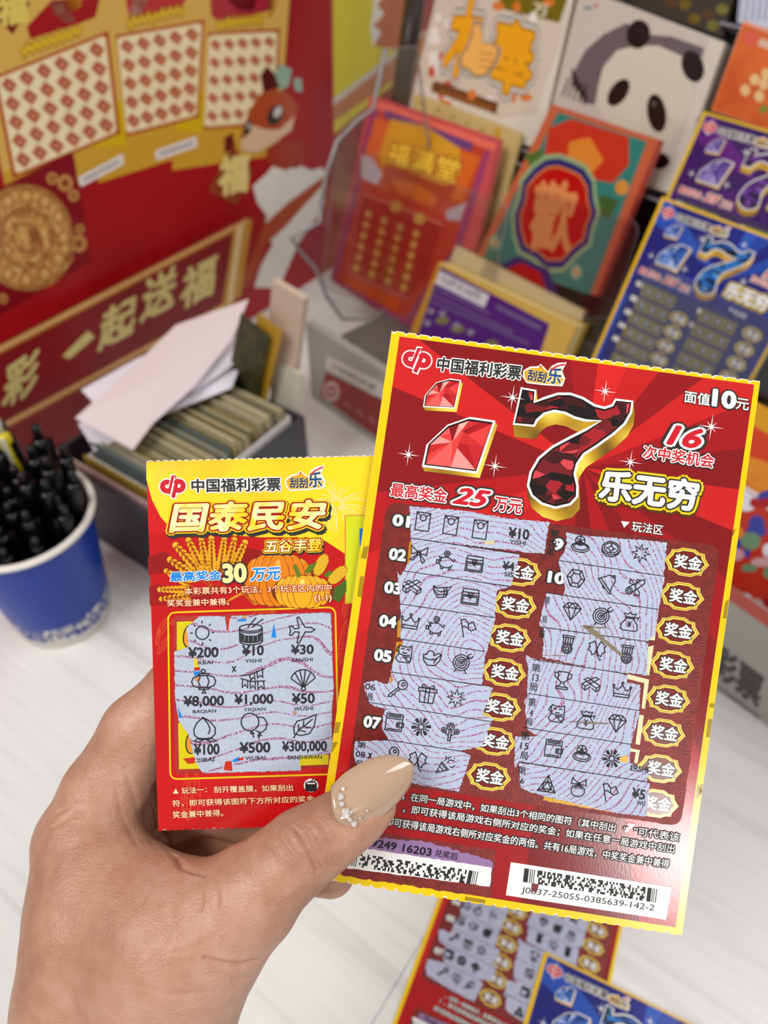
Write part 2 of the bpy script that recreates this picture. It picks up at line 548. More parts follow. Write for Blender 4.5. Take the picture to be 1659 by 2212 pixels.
    'lantern': [[(-.4, .45), (-.85, .3), (-1, -.05), (-.85, -.4), (-.4, -.55), (.4, -.55), (.85, -.4), (1, -.05), (.85, .3), (.4, .45), (-.4, .45)], [(-.25, .45), (-.45, -.05), (-.25, -.55)], [(.25, .45), (.45, -.05), (.25, -.55)], rc(-.4, .45, .4, .6), rc(-.4, -.7, .4, -.55), arc(0, .8, .16), [(0, -.7), (-.15, -1), (.15, -1), (0, -.7)]],
    'bunting': [[(-1, .3), (-.2, .4), (.95, .85)], [(-1, .1), (-.2, -.15), (.95, -.15)], [(-.3, .4), (-.2, -.05), (.0, .15), (.15, 0), (.1, .5)], [(.3, .6), (.35, .1), (.55, .3), (.75, .15), (.75, .75)], [(-.85, -.0), (-.9, -.6), (-.65, -.4), (-.45, -.65), (-.45, -.12)], [(-.25, -.15), (-.25, -.7), (-.05, -.5), (.15, -.75), (.15, -.15)], [(.35, -.15), (.35, -.75), (.6, -.55), (.85, -.8), (.8, -.15)]],
    'fan': [arc(0, -.4, 1.1, 25, 155, 18, 1.2), [(-1, .1), (-.08, -.6)], [(1, .1), (.08, -.6)], [(-.65, .55), (-.05, -.6)], [(-.25, .75), (0, -.6)], [(.2, .75), (0, -.6)], [(.62, .55), (.05, -.6)], arc(0, -.75, .16)],
    'peach': [[(-.1, .95), (-.6, .5), (-.85, .0), (-.8, -.45), (-.4, -.8), (.4, -.8), (.85, -.4), (.85, .1), (.5, .55), (-.1, .95)], [(-.1, .95), (.3, .4), (.45, .0), (.3, -.4)], [(0, -.75), (-.4, -1), (-.85, -.9), (-.5, -.7), (0, -.75), (.45, -1), (.95, -.95), (.5, -.7), (0, -.75)]],
    'balloons': [arc(-.3, .3, .65, n=18), [(.25, .65), (.7, .6), (.95, .2), (.85, -.25), (.5, -.5), (.1, -.35)], [(-.2, -.35), (-.3, -.55), (-.05, -.55), (-.2, -.35)], [(.35, -.5), (.25, -.75), (.5, -.7), (.35, -.5)], [(-.15, -.55), (-.05, -.85)], [(.35, -.72), (.3, -.95)]],
    'leaf': [[(1, .95), (.2, .65), (-.6, .45), (-.9, 0), (-.85, -.6), (-.3, -.75), (.4, -.6), (.8, .0), (1, .95)], [(-.95, -.95), (-.5, -.3), (.2, .2), (.7, .6)], [(-.5, -.3), (-.5, .2)], [(-.1, 0), (-.05, .5)], [(-.5, -.3), (.1, -.45)], [(-.1, 0), (.55, -.15)]],
}
# ------------------------------------------------------------------ room and counter
GU = Vector((.82, -.57, 0)).normalized()      # grain direction of the counter
GW = Vector((.57, .82, 0)).normalized()
wood = NT('white_washed_wood', .5, .35)
cz = wood.coords((1, 1, 1))
w1 = wood.n('ShaderNodeTexNoise')
w1.inputs['Scale'].default_value = 1.0
w1.inputs['Detail'].default_value = 5.0
w1.inputs['Distortion'].default_value = .4
wood.l(wood.coords((7, 150, 7)), w1.inputs['Vector'])
w2 = wood.n('ShaderNodeTexNoise')
w2.inputs['Scale'].default_value = 1.0
wood.l(wood.coords((3, 45, 3), loc=(4, 2, 0)), w2.inputs['Vector'])
mixn = wood.math('ADD', wood.math('MULTIPLY', w1.outputs[0], .6), wood.math('MULTIPLY', w2.outputs[0], .4))
wood.base(wood.ramp(mixn, [(.30, '#d2d1ce'), (.48, '#e6e5e2'), (.7, '#edece9')]))
wood.bump(w1.outputs[0], .12, .001)
ctr_m = frame((0.05, .55, 0), GU, GW)
counter = empty('counter', ctr_m, 'white wood-grain counter top everything stands on', 'counter')
# two boards meeting in a fine seam
ci = ctr_m.inverted()
seam = (ci @ Vector((.0207, .1265, 0))).x
Geo().box((-1.1, -.75, -.03), (seam - .0002, .75, 0)).build('top_board', wood.m, counter)
Geo().box((seam + .0002, -.75, -.03), (1.1, .75, 0)).build('top_board', wood.m, counter)
Geo().box((-1.1, -.75, -.034), (1.1, .75, -.0302)).build('seam_backing', mat('#b8b4ac', .7), counter)
Geo().box((-1.06, -.7, -.85), (1.06, .7, -.034)).build('counter_body', mat('#d8d4cc', .6), counter)

fl = NT('grey_floor_tile', .5)
fz = fl.n('ShaderNodeTexBrick')
fz.inputs['Scale'].default_value = 1.6
fz.inputs['Color1'].default_value = lin('#b5b1aa')
fz.inputs['Color2'].default_value = lin('#aeaaa3')
fz.inputs['Mortar'].default_value = lin('#8c8882')
fl.l(fl.coords(), fz.inputs['Vector'])
fl.base(fz.outputs[0])
o = Geo().box((-4, -6, -.87), (4, 3.0, -.85)).build('floor', fl.m)
tag(o, kind='structure')
wl = NT('cream_wall_paint', .7, .2)
wz = wl.n('ShaderNodeTexNoise')
wz.inputs['Scale'].default_value = 30.0
wl.l(wl.coords(), wz.inputs['Vector'])
wl.base(wl.ramp(wz.outputs[0], [(.3, '#d8d2c6'), (.7, '#dfdace')]))
o = Geo().box((-4, 2.0, -.85), (4, 2.1, 2.2)).build('wall_back', wl.m)
tag(o, kind='structure')
# ------------------------------------------------------------------ ticket printing
RED_O, RED_U, RED_V = (.04153, .12288, .30601), (.98947, -.12018, -.08063), (.14266, .71628, .68307)
_rm = frame(RED_O, RED_U, RED_V)
_ri = _rm.inverted()
_rn = _rm.to_3x3() @ Vector((0, 0, 1))


def red_l(x, y):
    p = _ri @ hit(x, y, Vector(RED_O), _rn)
    return (p.x, p.y)


cA = crop(820, 700, 1.9774)
cB = crop(740, 1080, 3.318)
cC = crop(1120, 1100, 3.318)
cD = crop(720, 1400, 3.7705)
cE = crop(1090, 1420, 3.53)
cF = crop(700, 1640, 1.929)
cG = crop(300, 960, 3.19)
cH = crop(310, 1300, 3.53)
TILT = math.radians(8.2)
rnd = random.Random(7)


def rag(pts, step=14.0, amp=4.0, seed=1, keep=()):
    r = random.Random(seed)
    out = []
    n = len(pts)
    for i in range(n):
        a, b = pts[i], pts[(i + 1) % n]
        d = math.hypot(b[0] - a[0], b[1] - a[1])
        m = max(1, int(d / step))
        nx, ny = -(b[1] - a[1]) / max(d, 1e-6), (b[0] - a[0]) / max(d, 1e-6)
        for j in range(m):
            t = j / m
            q = r.uniform(-amp, amp) if (j and i not in keep) else 0
            out.append((a[0] + (b[0] - a[0]) * t + nx * q, a[1] + (b[1] - a[1]) * t + ny * q))
    return out


def rbox(c, hw, hh, ang=TILT):
    ca, sa = math.cos(ang), math.sin(ang)
    ex, ey = (hw * ca, hw * sa), (-hh * sa, hh * ca)
    return ((c[0] - ex[0] - ey[0], c[1] - ex[1] - ey[1]), (c[0] + ex[0] - ey[0], c[1] + ex[1] - ey[1]), (c[0] - ex[0] + ey[0], c[1] - ex[1] + ey[1]))


def rounded(pts, r, n=5):
    """quad with rounded corners"""
    out = []
    m = len(pts)
    for i in range(m):
        p, a, b = Vector(pts[i]), Vector(pts[i - 1]), Vector(pts[(i + 1) % m])
        u, v = (a - p).normalized() * r, (b - p).normalized() * r
        for j in range(n + 1):
            t = j / n
            q = (p + u) * (1 - t) ** 2 + p * 2 * t * (1 - t) + (p + v) * t * t
            out.append((q.x, q.y))
    return out


def ray_ink(name, c, stops, n=26, seed=0.0, rough=0.19):
    t = NT(name, rough, .5)
    tc = t.n('ShaderNodeTexCoord')
    sp = t.n('ShaderNodeSeparateXYZ')
    t.l(tc.outputs['Object'], sp.inputs[0])
    a = t.math('ARCTAN2', t.math('SUBTRACT', sp.outputs[1], c[1]), t.math('SUBTRACT', sp.outputs[0], c[0]))
    fl = t.math('FLOOR', t.math('ADD', t.math('MULTIPLY', a, n / (2 * math.pi)), 100.0 + seed))
    wn = t.n('ShaderNodeTexWhiteNoise', noise_dimensions='1D')
    t.l(fl, wn.inputs['W'])
    t.base(t.ramp(wn.outputs[0], stops))
    nz = t.n('ShaderNodeTexNoise')
    nz.inputs['Scale'].default_value = 1800.0
    t.l(t.coords((1, .35, 1), rot=(0, 0, .7)), nz.inputs['Vector'])
    t.bump(nz.outputs[0], .05, .0002)
    return t.m


def facet_ink(name, stops, scale=230.0, rough=0.35):
    t = NT(name, rough)
    v = t.n('ShaderNodeTexVoronoi', feature='F1')
    v.inputs['Scale'].default_value = 1.0
    v.inputs['Randomness'].default_value = 1.0
    t.l(t.coords((scale, scale * 1.6, scale), rot=(0, 0, .6)), v.inputs['Vector'])
    sp = t.n('ShaderNodeSeparateColor')
    t.l(v.outputs['Color'], sp.inputs[0])
    t.base(t.ramp(sp.outputs[0], stops, 'CONSTANT'))
    return t.m


def gold_ink(name, dark='#6b4a08', light='#f3dc52', scale=60.0):
    t = NT(name, 0.35)
    nz = t.n('ShaderNodeTexNoise')
    nz.inputs['Scale'].default_value = scale
    nz.inputs['Detail'].default_value = 1.0
    t.l(t.coords(), nz.inputs['Vector'])
    t.base(t.ramp(nz.outputs[0], [(.36, dark), (.5, '#c79a1e'), (.62, light)]))
    return t.m


def wave_paper(name, base, line, spacing=0.0017, thick=.90, dist=24.0, dots=True, feature=.016, kind='RINGS'):
    """scratched-open paper with its printed security lines"""
    t = NT(name, 0.55, 0.3)
    S = 2 * math.pi / (20 * spacing)
    w = t.n('ShaderNodeTexWave', wave_type=kind, rings_direction='Z', bands_direction='Y', wave_profile='SIN')
    w.inputs['Scale'].default_value = 1.0
    w.inputs['Distortion'].default_value = dist
    w.inputs['Detail'].default_value = 0.6
    w.inputs['Detail Scale'].default_value = 1.0 / (S * feature)
    t.l(t.coords((S, S, S), loc=(3.1, 1.7, 0)), w.inputs['Vector'])
    m = t.math('GREATER_THAN', w.outputs['Fac'], thick)
    if dots:
        v = t.n('ShaderNodeTexVoronoi', feature='F1')
        v.inputs['Scale'].default_value = 2600.0
        t.l(t.coords(), v.inputs['Vector'])
        m = t.math('MULTIPLY', m, t.math('LESS_THAN', v.outputs['Distance'], .56))
    nz = t.n('ShaderNodeTexNoise')
    nz.inputs['Scale'].default_value = 900.0
    t.l(t.coords(), nz.inputs['Vector'])
    bs = t.ramp(nz.outputs[0], [(.3, base[0]), (.7, base[1])])
    mx = t.n('ShaderNodeMix', data_type='RGBA')
    t.l(m, mx.inputs[0])
    t.l(bs, mx.inputs[6])
    mx.inputs[7].default_value = lin(line)
    t.base(mx.outputs[2])
    t.bump(nz.outputs[0], .25, .0001)
    return t.m


def coat_ink(name, c0, c1, rough=0.34):
    """scratch-off coat: slightly grainy, faintly metallic film"""
    t = NT(name, rough, .5)
    nz = t.n('ShaderNodeTexNoise')
    nz.inputs['Scale'].default_value = 420.0
    nz.inputs['Detail'].default_value = 4.0
    t.l(t.coords(), nz.inputs['Vector'])
    t.base(t.ramp(nz.outputs[0], [(.3, c0), (.7, c1)]))
    n2 = t.n('ShaderNodeTexNoise')
    n2.inputs['Scale'].default_value = 2200.0
    t.l(t.coords(), n2.inputs['Vector'])
    t.b.inputs['Metallic'].default_value = 0.15
    t.bump(n2.outputs[0], .35, .0002)
    return t.m


PAPER = mat('#efe9dc', 0.6, 0.25)
INK_WHITE = mat('#f4f2ee', 0.4)
INK_BLACK = mat('#17130f', 0.45)
INK_LINE = mat('#1c1a20', 0.5)
SCRATCH = wave_paper('scratched_paper_fine', ('#b2bdd6', '#c0cade'), '#a8537f')
SCRATCH_WIDE = wave_paper('scratched_paper_wide', ('#b0bacb', '#bdc6d6'), '#9c4a74', spacing=0.0042, thick=.955, dist=14.0, feature=.024, kind='BANDS')

PAL = {
    'red': dict(edge='#f6cf06', rays=[(0, '#7c0d12'), (.5, '#b31117'), (1, '#e02420')], coat=('#6d1a16', '#8a261f'), frame='#8a1414',
                facets=[(0, '#120304'), (.36, '#3c080b'), (.58, '#76101a'), (.78, '#a81a22'), (.94, '#d8434a')],
                gem=['#e8403c', '#b8141c', '#f49a92', '#c9242a', '#8c0c12', '#ea5f58', '#d22c2c', '#f2b7ae'], gold=('#6b4a08', '#f3dc52'), strip=SCRATCH),
    'blue': dict(edge='#f0c010', rays=[(0, '#1b1c6e'), (.5, '#22268c'), (1, '#2c5cc0')], coat=('#2a2c66', '#343878'), frame='#22268c',
                 facets=[(0, '#07122e'), (.3, '#0c2c66'), (.5, '#1a58a8'), (.72, '#2a78c8'), (.9, '#5aa4e0')],
                 gem=['#3a62b8', '#20408e', '#a8bce6', '#4a74c4', '#1a2c70', '#6e92d2', '#3050a4', '#c0cff0'], gold=('#8a6420', '#e8c060'), strip=None),
    'purple': dict(edge='#e0b81a', rays=[(0, '#351658'), (.5, '#4a1c70'), (1, '#6a2080')], coat=('#3c2c58', '#4a3868'), frame='#4a1c70',
                   facets=[(0, '#200c38'), (.3, '#38145c'), (.5, '#50207a'), (.72, '#6a3090'), (.9, '#8a58ac')],
                   gem=['#6a54a0', '#4c3484', '#a898cc', '#7a66b0', '#3c2468', '#8f80c0', '#5c4494', '#b0a4d4'], gold=('#8a6420', '#d8b060'), strip=None),
}
SEVEN = [(603, 270), (670, 282), (663, 330), (700, 312), (760, 293), (815, 293), (870, 312), (920, 343), (960, 353), (990, 343), (1005, 318), (1083, 328), (1078, 380), (1050, 430), (1000, 475), (930, 525), (875, 560), (848, 600), (838, 640), (850, 690), (848, 740), (815, 775), (750, 790), (690, 772), (645, 735), (628, 690), (640, 630), (675, 570), (735, 520), (810, 480), (880, 445), (940, 415), (880, 418), (830, 405), (790, 385), (745, 377), (705, 388), (675, 415), (662, 440), (568, 430)]
BADGE = [(-1, 0), (-.80, .40), (-.74, .70), (-.50, .74), (-.28, .97), (.28, .97), (.50, .80), (.72, .78), (.76, .5), (1, 0), (.78, -.45), (.74, -.74), (.5, -.76), (.28, -.97), (-.28, -.97), (-.5, -.78), (-.72, -.76), (-.78, -.45)]
STRIPS = {
    1: (cB, [(480, 45), (900, 80), (1180, 130), (1482, 160), (1445, 385), (1280, 372), (490, 275)], ((490, 272), (1270, 388))),
    2: (cB, [(490, 275), (1272, 388), (1205, 620), (440, 510), (455, 480), (485, 400)], ((440, 508), (1195, 618))),
    3: (cB, [(390, 505), (415, 540), (440, 508), (1190, 622), (1108, 650), (1092, 842), (415, 745), (402, 600)], ((415, 745), (1090, 842))),
    4: (cB, [(415, 745), (1095, 845), (1060, 990), (1030, 1092), (415, 1000)], ((415, 995), (1020, 1085))),
    5: (cB, [(430, 1000), (1025, 1085), (1000, 1322), (345, 1235), (375, 1110), (400, 1080)], ((352, 1232), (1005, 1330))),
    6: (cD, [(245, 285), (340, 262), (440, 292), (480, 195), (1215, 300), (1298, 320), (1215, 540), (1190, 580), (430, 492), (330, 470), (290, 440)], ((290, 440), (1290, 598))),
    7: (cD, [(420, 500), (500, 480), (1220, 545), (1300, 570), (1255, 690), (1205, 800), (1030, 835), (450, 745), (395, 650), (402, 570)], ((395, 738), (1040, 838))),
    8: (cD, [(175, 760), (450, 748), (1040, 838), (1120, 875), (1020, 1168), (700, 1110), (205, 995), (165, 860)], None),
    9: (cC, [(340, 165), (430, 185), (1062, 235), (1040, 485), (285, 370), (318, 320), (345, 250)], ((285, 366), (1040, 480))),
    10: (cC, [(285, 370), (1045, 482), (1005, 720), (320, 612), (332, 560), (318, 480), (292, 410)], ((200, 598), (1005, 718))),
    11: (cC, [(200, 600), (1005, 720), (975, 900), (915, 955), (145, 842), (175, 700)], ((145, 840), (925, 948))),
    12: (cC, [(180, 848), (930, 960), (920, 1190), (600, 1152), (170, 1060), (178, 950)], ((100, 1075), (780, 1180))),
    13: (cC, [(50, 1040), (100, 1068), (600, 1150), (780, 1190), (775, 1240), (872, 1260), (862, 1450), (60, 1330), (70, 1150)], ((65, 1318), (865, 1442))),
    14: (cE, [(150, 330), (180, 275), (1030, 408), (960, 670), (300, 600), (230, 585), (170, 540)], ((140, 532), (965, 662))),
    15: (cE, [(80, 600), (200, 600), (300, 590), (960, 665), (950, 800), (1100, 872), (1085, 945), (110, 795), (75, 840)], ((105, 792), (1110, 952))),
    16: (cE, [(110, 800), (1105, 952), (1080, 1210), (880, 1190), (300, 1058), (270, 1045), (180, 1020), (120, 990)], None),
}
SYMBOLS = {
    1: (cB, [('envelope', 575, 155), ('envelope', 775, 182), ('envelope', 985, 212)]),
    2: (cB, [('bow', 545, 385), ('piggy', 740, 430), ('chest', 945, 455)]),
    3: (cB, [('bars', 500, 620), ('cash', 710, 655), ('chest', 915, 690)]),
    4: (cB, [('crown', 485, 865), ('piggy', 665, 900), ('flag', 890, 920)]),
    5: (cB, [('cat', 445, 1105), ('ingot', 640, 1135), ('target', 850, 1165)]),
    6: (cD, [('key', 530, 325), ('gift', 765, 370), ('burst', 1000, 405)]),
    7: (cD, [('wallet', 495, 605), ('firework', 715, 640), ('coinflower', 950, 680)]),
    8: (cD, [('key', 460, 870), ('clover', 685, 920), ('cone', 915, 950)]),
    9: (cC, [('ring', 445, 250), ('coin', 660, 288), ('burst', 875, 315)]),
    10: (cC, [('hexgem', 410, 495), ('bell', 630, 535), ('scroll', 835, 555)]),
    11: (cC, [('diamond', 380, 730), ('target', 590, 765), ('bag', 795, 805)]),
    12: (cC, [('medal', 350, 970), ('clover', 560, 1010), ('medal', 775, 1040)]),
    13: (cC, [('trophy', 315, 1225), ('bars', 520, 1250), ('crown', 740, 1290)]),
    14: (cE, [('cat', 400, 430), ('bag', 620, 475), ('diamond', 855, 500)]),
    15: (cE, [('wallet', 370, 695), ('ring', 590, 730), ('firework', 815, 770)]),
    16: (cE, [('trigem', 325, 965), ('egg', 560, 990), ('flag', 795, 1030)]),
}
BADGES = {2: (1121, 1235), 3: (1110.7, 1306), 4: (1098.7, 1378), 5: (1088, 1452), 6: (1077, 1527), 7: (1067, 1601), 8: (1055.5, 1677),
          9: (1483, 1214.5), 10: (1472.6, 1288), 11: (1462, 1362), 12: (1451.5, 1436), 13: (1442.5, 1510), 14: (1432, 1583), 15: (1425, 1660), 16: (1417, 1735)}
ROWNUM = {1: ('01', 867, 1125), 2: ('02', 859, 1198), 3: ('03', 849, 1270), 4: ('04', 838, 1342), 5: ('05', 827, 1416), 7: ('07', 804, 1560), 9: ('9', 1206, 1176), 10: ('10', 1202, 1248)}
SMALL = [  # overprinted small lettering in the opened fields: text, crop, tl, tr, bl, bold
    ('¥10', cB, (1195, 195), (1338, 212), (1188, 268), .02), ('YISHI', cB, (1198, 283), (1314, 297), (1195, 312), .01),
    ('¥4', cB, (1152, 438), (1232, 448), (1145, 498), .02), ('SIS', cB, (1162, 515), (1225, 523), (1158, 545), .01),
    ('第', cC, (228, 142), (292, 150), (222, 198), .0), ('09', cC, (218, 215), (272, 222), (212, 266), .0), ('局', cC, (205, 275), (248, 280), (200, 328), .0),
    ('第', cC, (188, 622), (226, 627), (183, 678), .0), ('局', cC, (170, 762), (204, 766), (165, 812), .0), ('第', cC, (148, 862), (190, 868), (143, 918), .0),
    ('第', cC, (98, 1102), (158, 1110), (92, 1160), .0), ('13', cC, (102, 1180), (144, 1186), (98, 1230), .0), ('局', cC, (80, 1240), (136, 1248), (74, 1298), .0),
    ('第', cE, (182, 305), (240, 313), (176, 366), .0), ('4', cE, (192, 395), (216, 399), (188, 446), .0), ('局', cE, (162, 460), (214, 467), (156, 512), .0),
    ('第', cE, (128, 562), (194, 571), (122, 624), .0), ('15', cE, (124, 645), (184, 653), (118, 696), .0), ('局', cE, (120, 715), (180, 723), (114, 772), .0),
    ('第', cE, (108, 826), (164, 834), (102, 886), .0), ('6', cE, (122, 915), (150, 919), (118, 958), .0),
    ('06', cD, (265, 283), (342, 293), (260, 334), .0), ('局', cD, (280, 362), (324, 368), (272, 420), .0),
    ('第', cD, (198, 757), (268, 766), (190, 808), .0), ('08', cD, (186, 834), (262, 844), (180, 882), .0), ('局', cD, (186, 908), (244, 916), (178, 962), .0),
    ('x', cD, (288, 850), (318, 854), (282, 892), .02),
    ('¥5', cE, (976, 992), (1072, 1008), (966, 1066), .02), ('WU', cE, (1010, 1088), (1072, 1098), (1004, 1122), .01), ('ERSHI', cE, (962, 818), (1095, 838), (957, 860), .01),
]


def perforated(w, h, r, notch=.00032, pitch=.0033, top=True, bottom=True):
    """outline of a torn-off ticket, corner at (-w/2, -h/2)"""
    pts = []

    def run(x0, x1, y, sgn):
        n = int(abs(x1 - x0) / pitch)
        for i in range(n):
            for t, d in ((0.0, 0), (.62, 0), (.72, 1), (.9, 1)):
                q = (i + t) / n
                pts.append((x0 + (x1 - x0) * q, y - sgn * d * notch * r.uniform(.5, 1.3)))
        pts.append((x1, y))
    if bottom:
        run(-w / 2, w / 2, -h / 2, -1)
    else:
        pts += [(-w / 2, -h / 2), (w / 2, -h / 2)]
    if top:
        run(w / 2, -w / 2, h / 2, 1)
    else:
        pts += [(w / 2, h / 2), (-w / 2, h / 2)]
    return pts


def sparkle(a, c, r, layer=6):
    cx, cy = c
    for k, (ang, rr) in enumerate(((8, 1.0), (98, 1.0), (53, .55), (143, .55))):
        t = math.radians(ang)
        dx, dy = math.cos(t) * r * rr, math.sin(t) * r * rr
        nx, ny = -math.sin(t) * r * .055, math.cos(t) * r * .055
        a.poly([(cx - dx, cy - dy), (cx + nx, cy + ny), (cx + dx, cy + dy), (cx - nx, cy - ny)], INK_WHITE, layer + k * .15)
    a.disc(c, r * .13, r * .13, INK_WHITE, layer + .7, 10)


def welfare_emblem(a, box, layer=4, ang=TILT):
    """interlocked red c-p emblem on a white ground; box: centre and half width in photo units"""
    cx, cy, s = box
    ca, sa = math.cos(ang), math.sin(ang)

    def q(x, y):
        x, y = x * s, -y * s
        return (cx + x * ca - y * sa, cy + x * sa + y * ca)
    red, white = '#cf1b2b', INK_WHITE
    for k, (ink, g) in enumerate(((white, .10), (red, 0.0))):
        w = .40 + 2 * g
        L = layer + k
        pts = [q(*p) for p in arc(-.48, -.02, .36, 60, 300, 14, .36)]
        a.stroke(pts, w * s, ink, L)
        pts = [q(*p) for p in arc(.46, .0, .36, -150, 150, 14, .36)]
        a.stroke(pts, w * s, ink, L + .1)
        a.stroke([q(-.34, -.62 - g), q(.02, .72), q(.26, .72)], (.26 + 2 * g) * s, ink, L + .2)
        a.stroke([q(-.02, -.92 - g), q(.34, .42), q(.5, .42)], (.3 + 2 * g) * s, ink, L + .3)
    a.stroke([q(-.2, -.6), q(.16, .74)], .07 * s, white, layer + 1.5)


def game_logo(a, c, s, layer=4, ang=TILT):
    """small gold and blue trade emblem"""
    t = rbox(c, s, s * .48, ang)
    tl, tr, bl = t
    br = (tr[0] + bl[0] - tl[0], tr[1] + bl[1] - tl[1])

    def b(u, v):
        return (tl[0] + (tr[0] - tl[0]) * u + (bl[0] - tl[0]) * v, tl[1] + (tr[1] - tl[1]) * u + (bl[1] - tl[1]) * v)
    a.poly([b(*p) for p in [(-.03, .45), (.12, .2), (.32, .12), (.38, -.02), (.46, .1), (.58, .3), (.66, .0), (.8, -.2), (1.02, -.3), (.94, .2), (1.04, .55), (1.0, .98), (.55, 1.06), (.1, 1.08), (-.02, .8)]], INK_WHITE, layer)
    a.poly([b(*p) for p in [(.0, .5), (.14, .28), (.34, .2), (.4, .05), (.46, .2), (.62, .4), (1.0, .6), (.95, .92), (.5, .98), (.1, 1.0), (.03, .8)]], '#e8a818', layer + .5)
    a.text('刮刮', b(.1, .35), b(.56, .38), b(.1, .9), '#20306e', layer + 1.6, .03, [(.05, '#f0d060')])
    a.text('乐', b(.6, .1), b(.94, .1), b(.6, .9), '#1c4c8c', layer + 1.6, .03, [(.06, '#f2e4a0')])
    a.stroke([b(.66, .2), b(.78, -.02), b(.98, -.18)], s * .08, '#d8303a', layer + 2)
    a.disc(b(.38, .12), s * .05, s * .05, '#d8303a', layer + 2, 8)


def gem(a, pts, pal, gold, depth, layer=4):
    """cut stone with white outline standing on a gold edge (crop coordinates)"""
    cx = sum(p[0] for p in pts) / len(pts)
    cy = sum(p[1] for p in pts) / len(pts)
    a.poly([(p[0] + depth * .5, p[1] + depth) for p in pts], gold, layer)
    a.poly([(cx + (p[0] - cx) * 1.0 + depth * .25, cy + (p[1] - cy) * 1.0 + depth * .5) for p in pts], gold, layer + .3)
    a.poly(pts, INK_WHITE, layer + .6)
    q = [(cx + (p[0] - cx) * .93, cy + (p[1] - cy) * .92) for p in pts]
    a.poly(q, '#2a0608' if pal is PAL['red']['gem'] else '#1c2450', layer + .9)
    q = [(cx + (p[0] - cx) * .89 + depth * .1, cy + (p[1] - cy) * .86 + depth * .15) for p in pts]
    a.poly(q, pal[1], layer + 1.2)
    c1 = (cx - (pts[0][0] - cx) * -.12, cy + 4)
    c2 = (cx + (pts[3][0] - cx) * .5, cy + (pts[3][1] - cy) * .42)
    n = len(q)
    r = random.Random(3)
    k = 0
    for i in range(n):
        A_, B_ = q[i], q[(i + 1) % n]
        M_ = ((A_[0] + B_[0]) / 2, (A_[1] + B_[1]) / 2)
        for tri in ((A_, M_, c1), (M_, B_, c2), (M_, c1, c2)):
            a.poly(list(tri), pal[(k * 3 + i) % len(pal)], layer + 1.5 + .05 * k)
            k += 1


def barcode(a, tl, tr, bl, cols, rows, ink, layer, seed):
    r = random.Random(seed)
    TL, TR, BL = (Vector(q) for q in (tl, tr, bl))

    def b(u, v):
        p = TL + (TR - TL) * u + (BL - TL) * v
        return (p.x, p.y)
    u0 = .02
    for x0, x1 in ((0, .035), (.045, .052), (.06, .066), (.074, .08), (.925, .955), (.962, .968), (.975, .98), (.99, .996)):
        a.poly([b(x0, 0), b(x1, 0), b(x1, 1), b(x0, 1)], ink, layer)
    for j in range(rows):
        i = 0
        while i < cols:
            n = r.choice((1, 1, 2, 3))
            if r.random() < .62:
                x0, x1 = .1 + .81 * i / cols, .1 + .81 * min(cols, i + n) / cols
                a.poly([b(x0, j / rows), b(x1, j / rows), b(x1, (j + 1) / rows), b(x0, (j + 1) / rows)], ink, layer)
                i += n
            i += r.choice((1, 1, 1, 2))


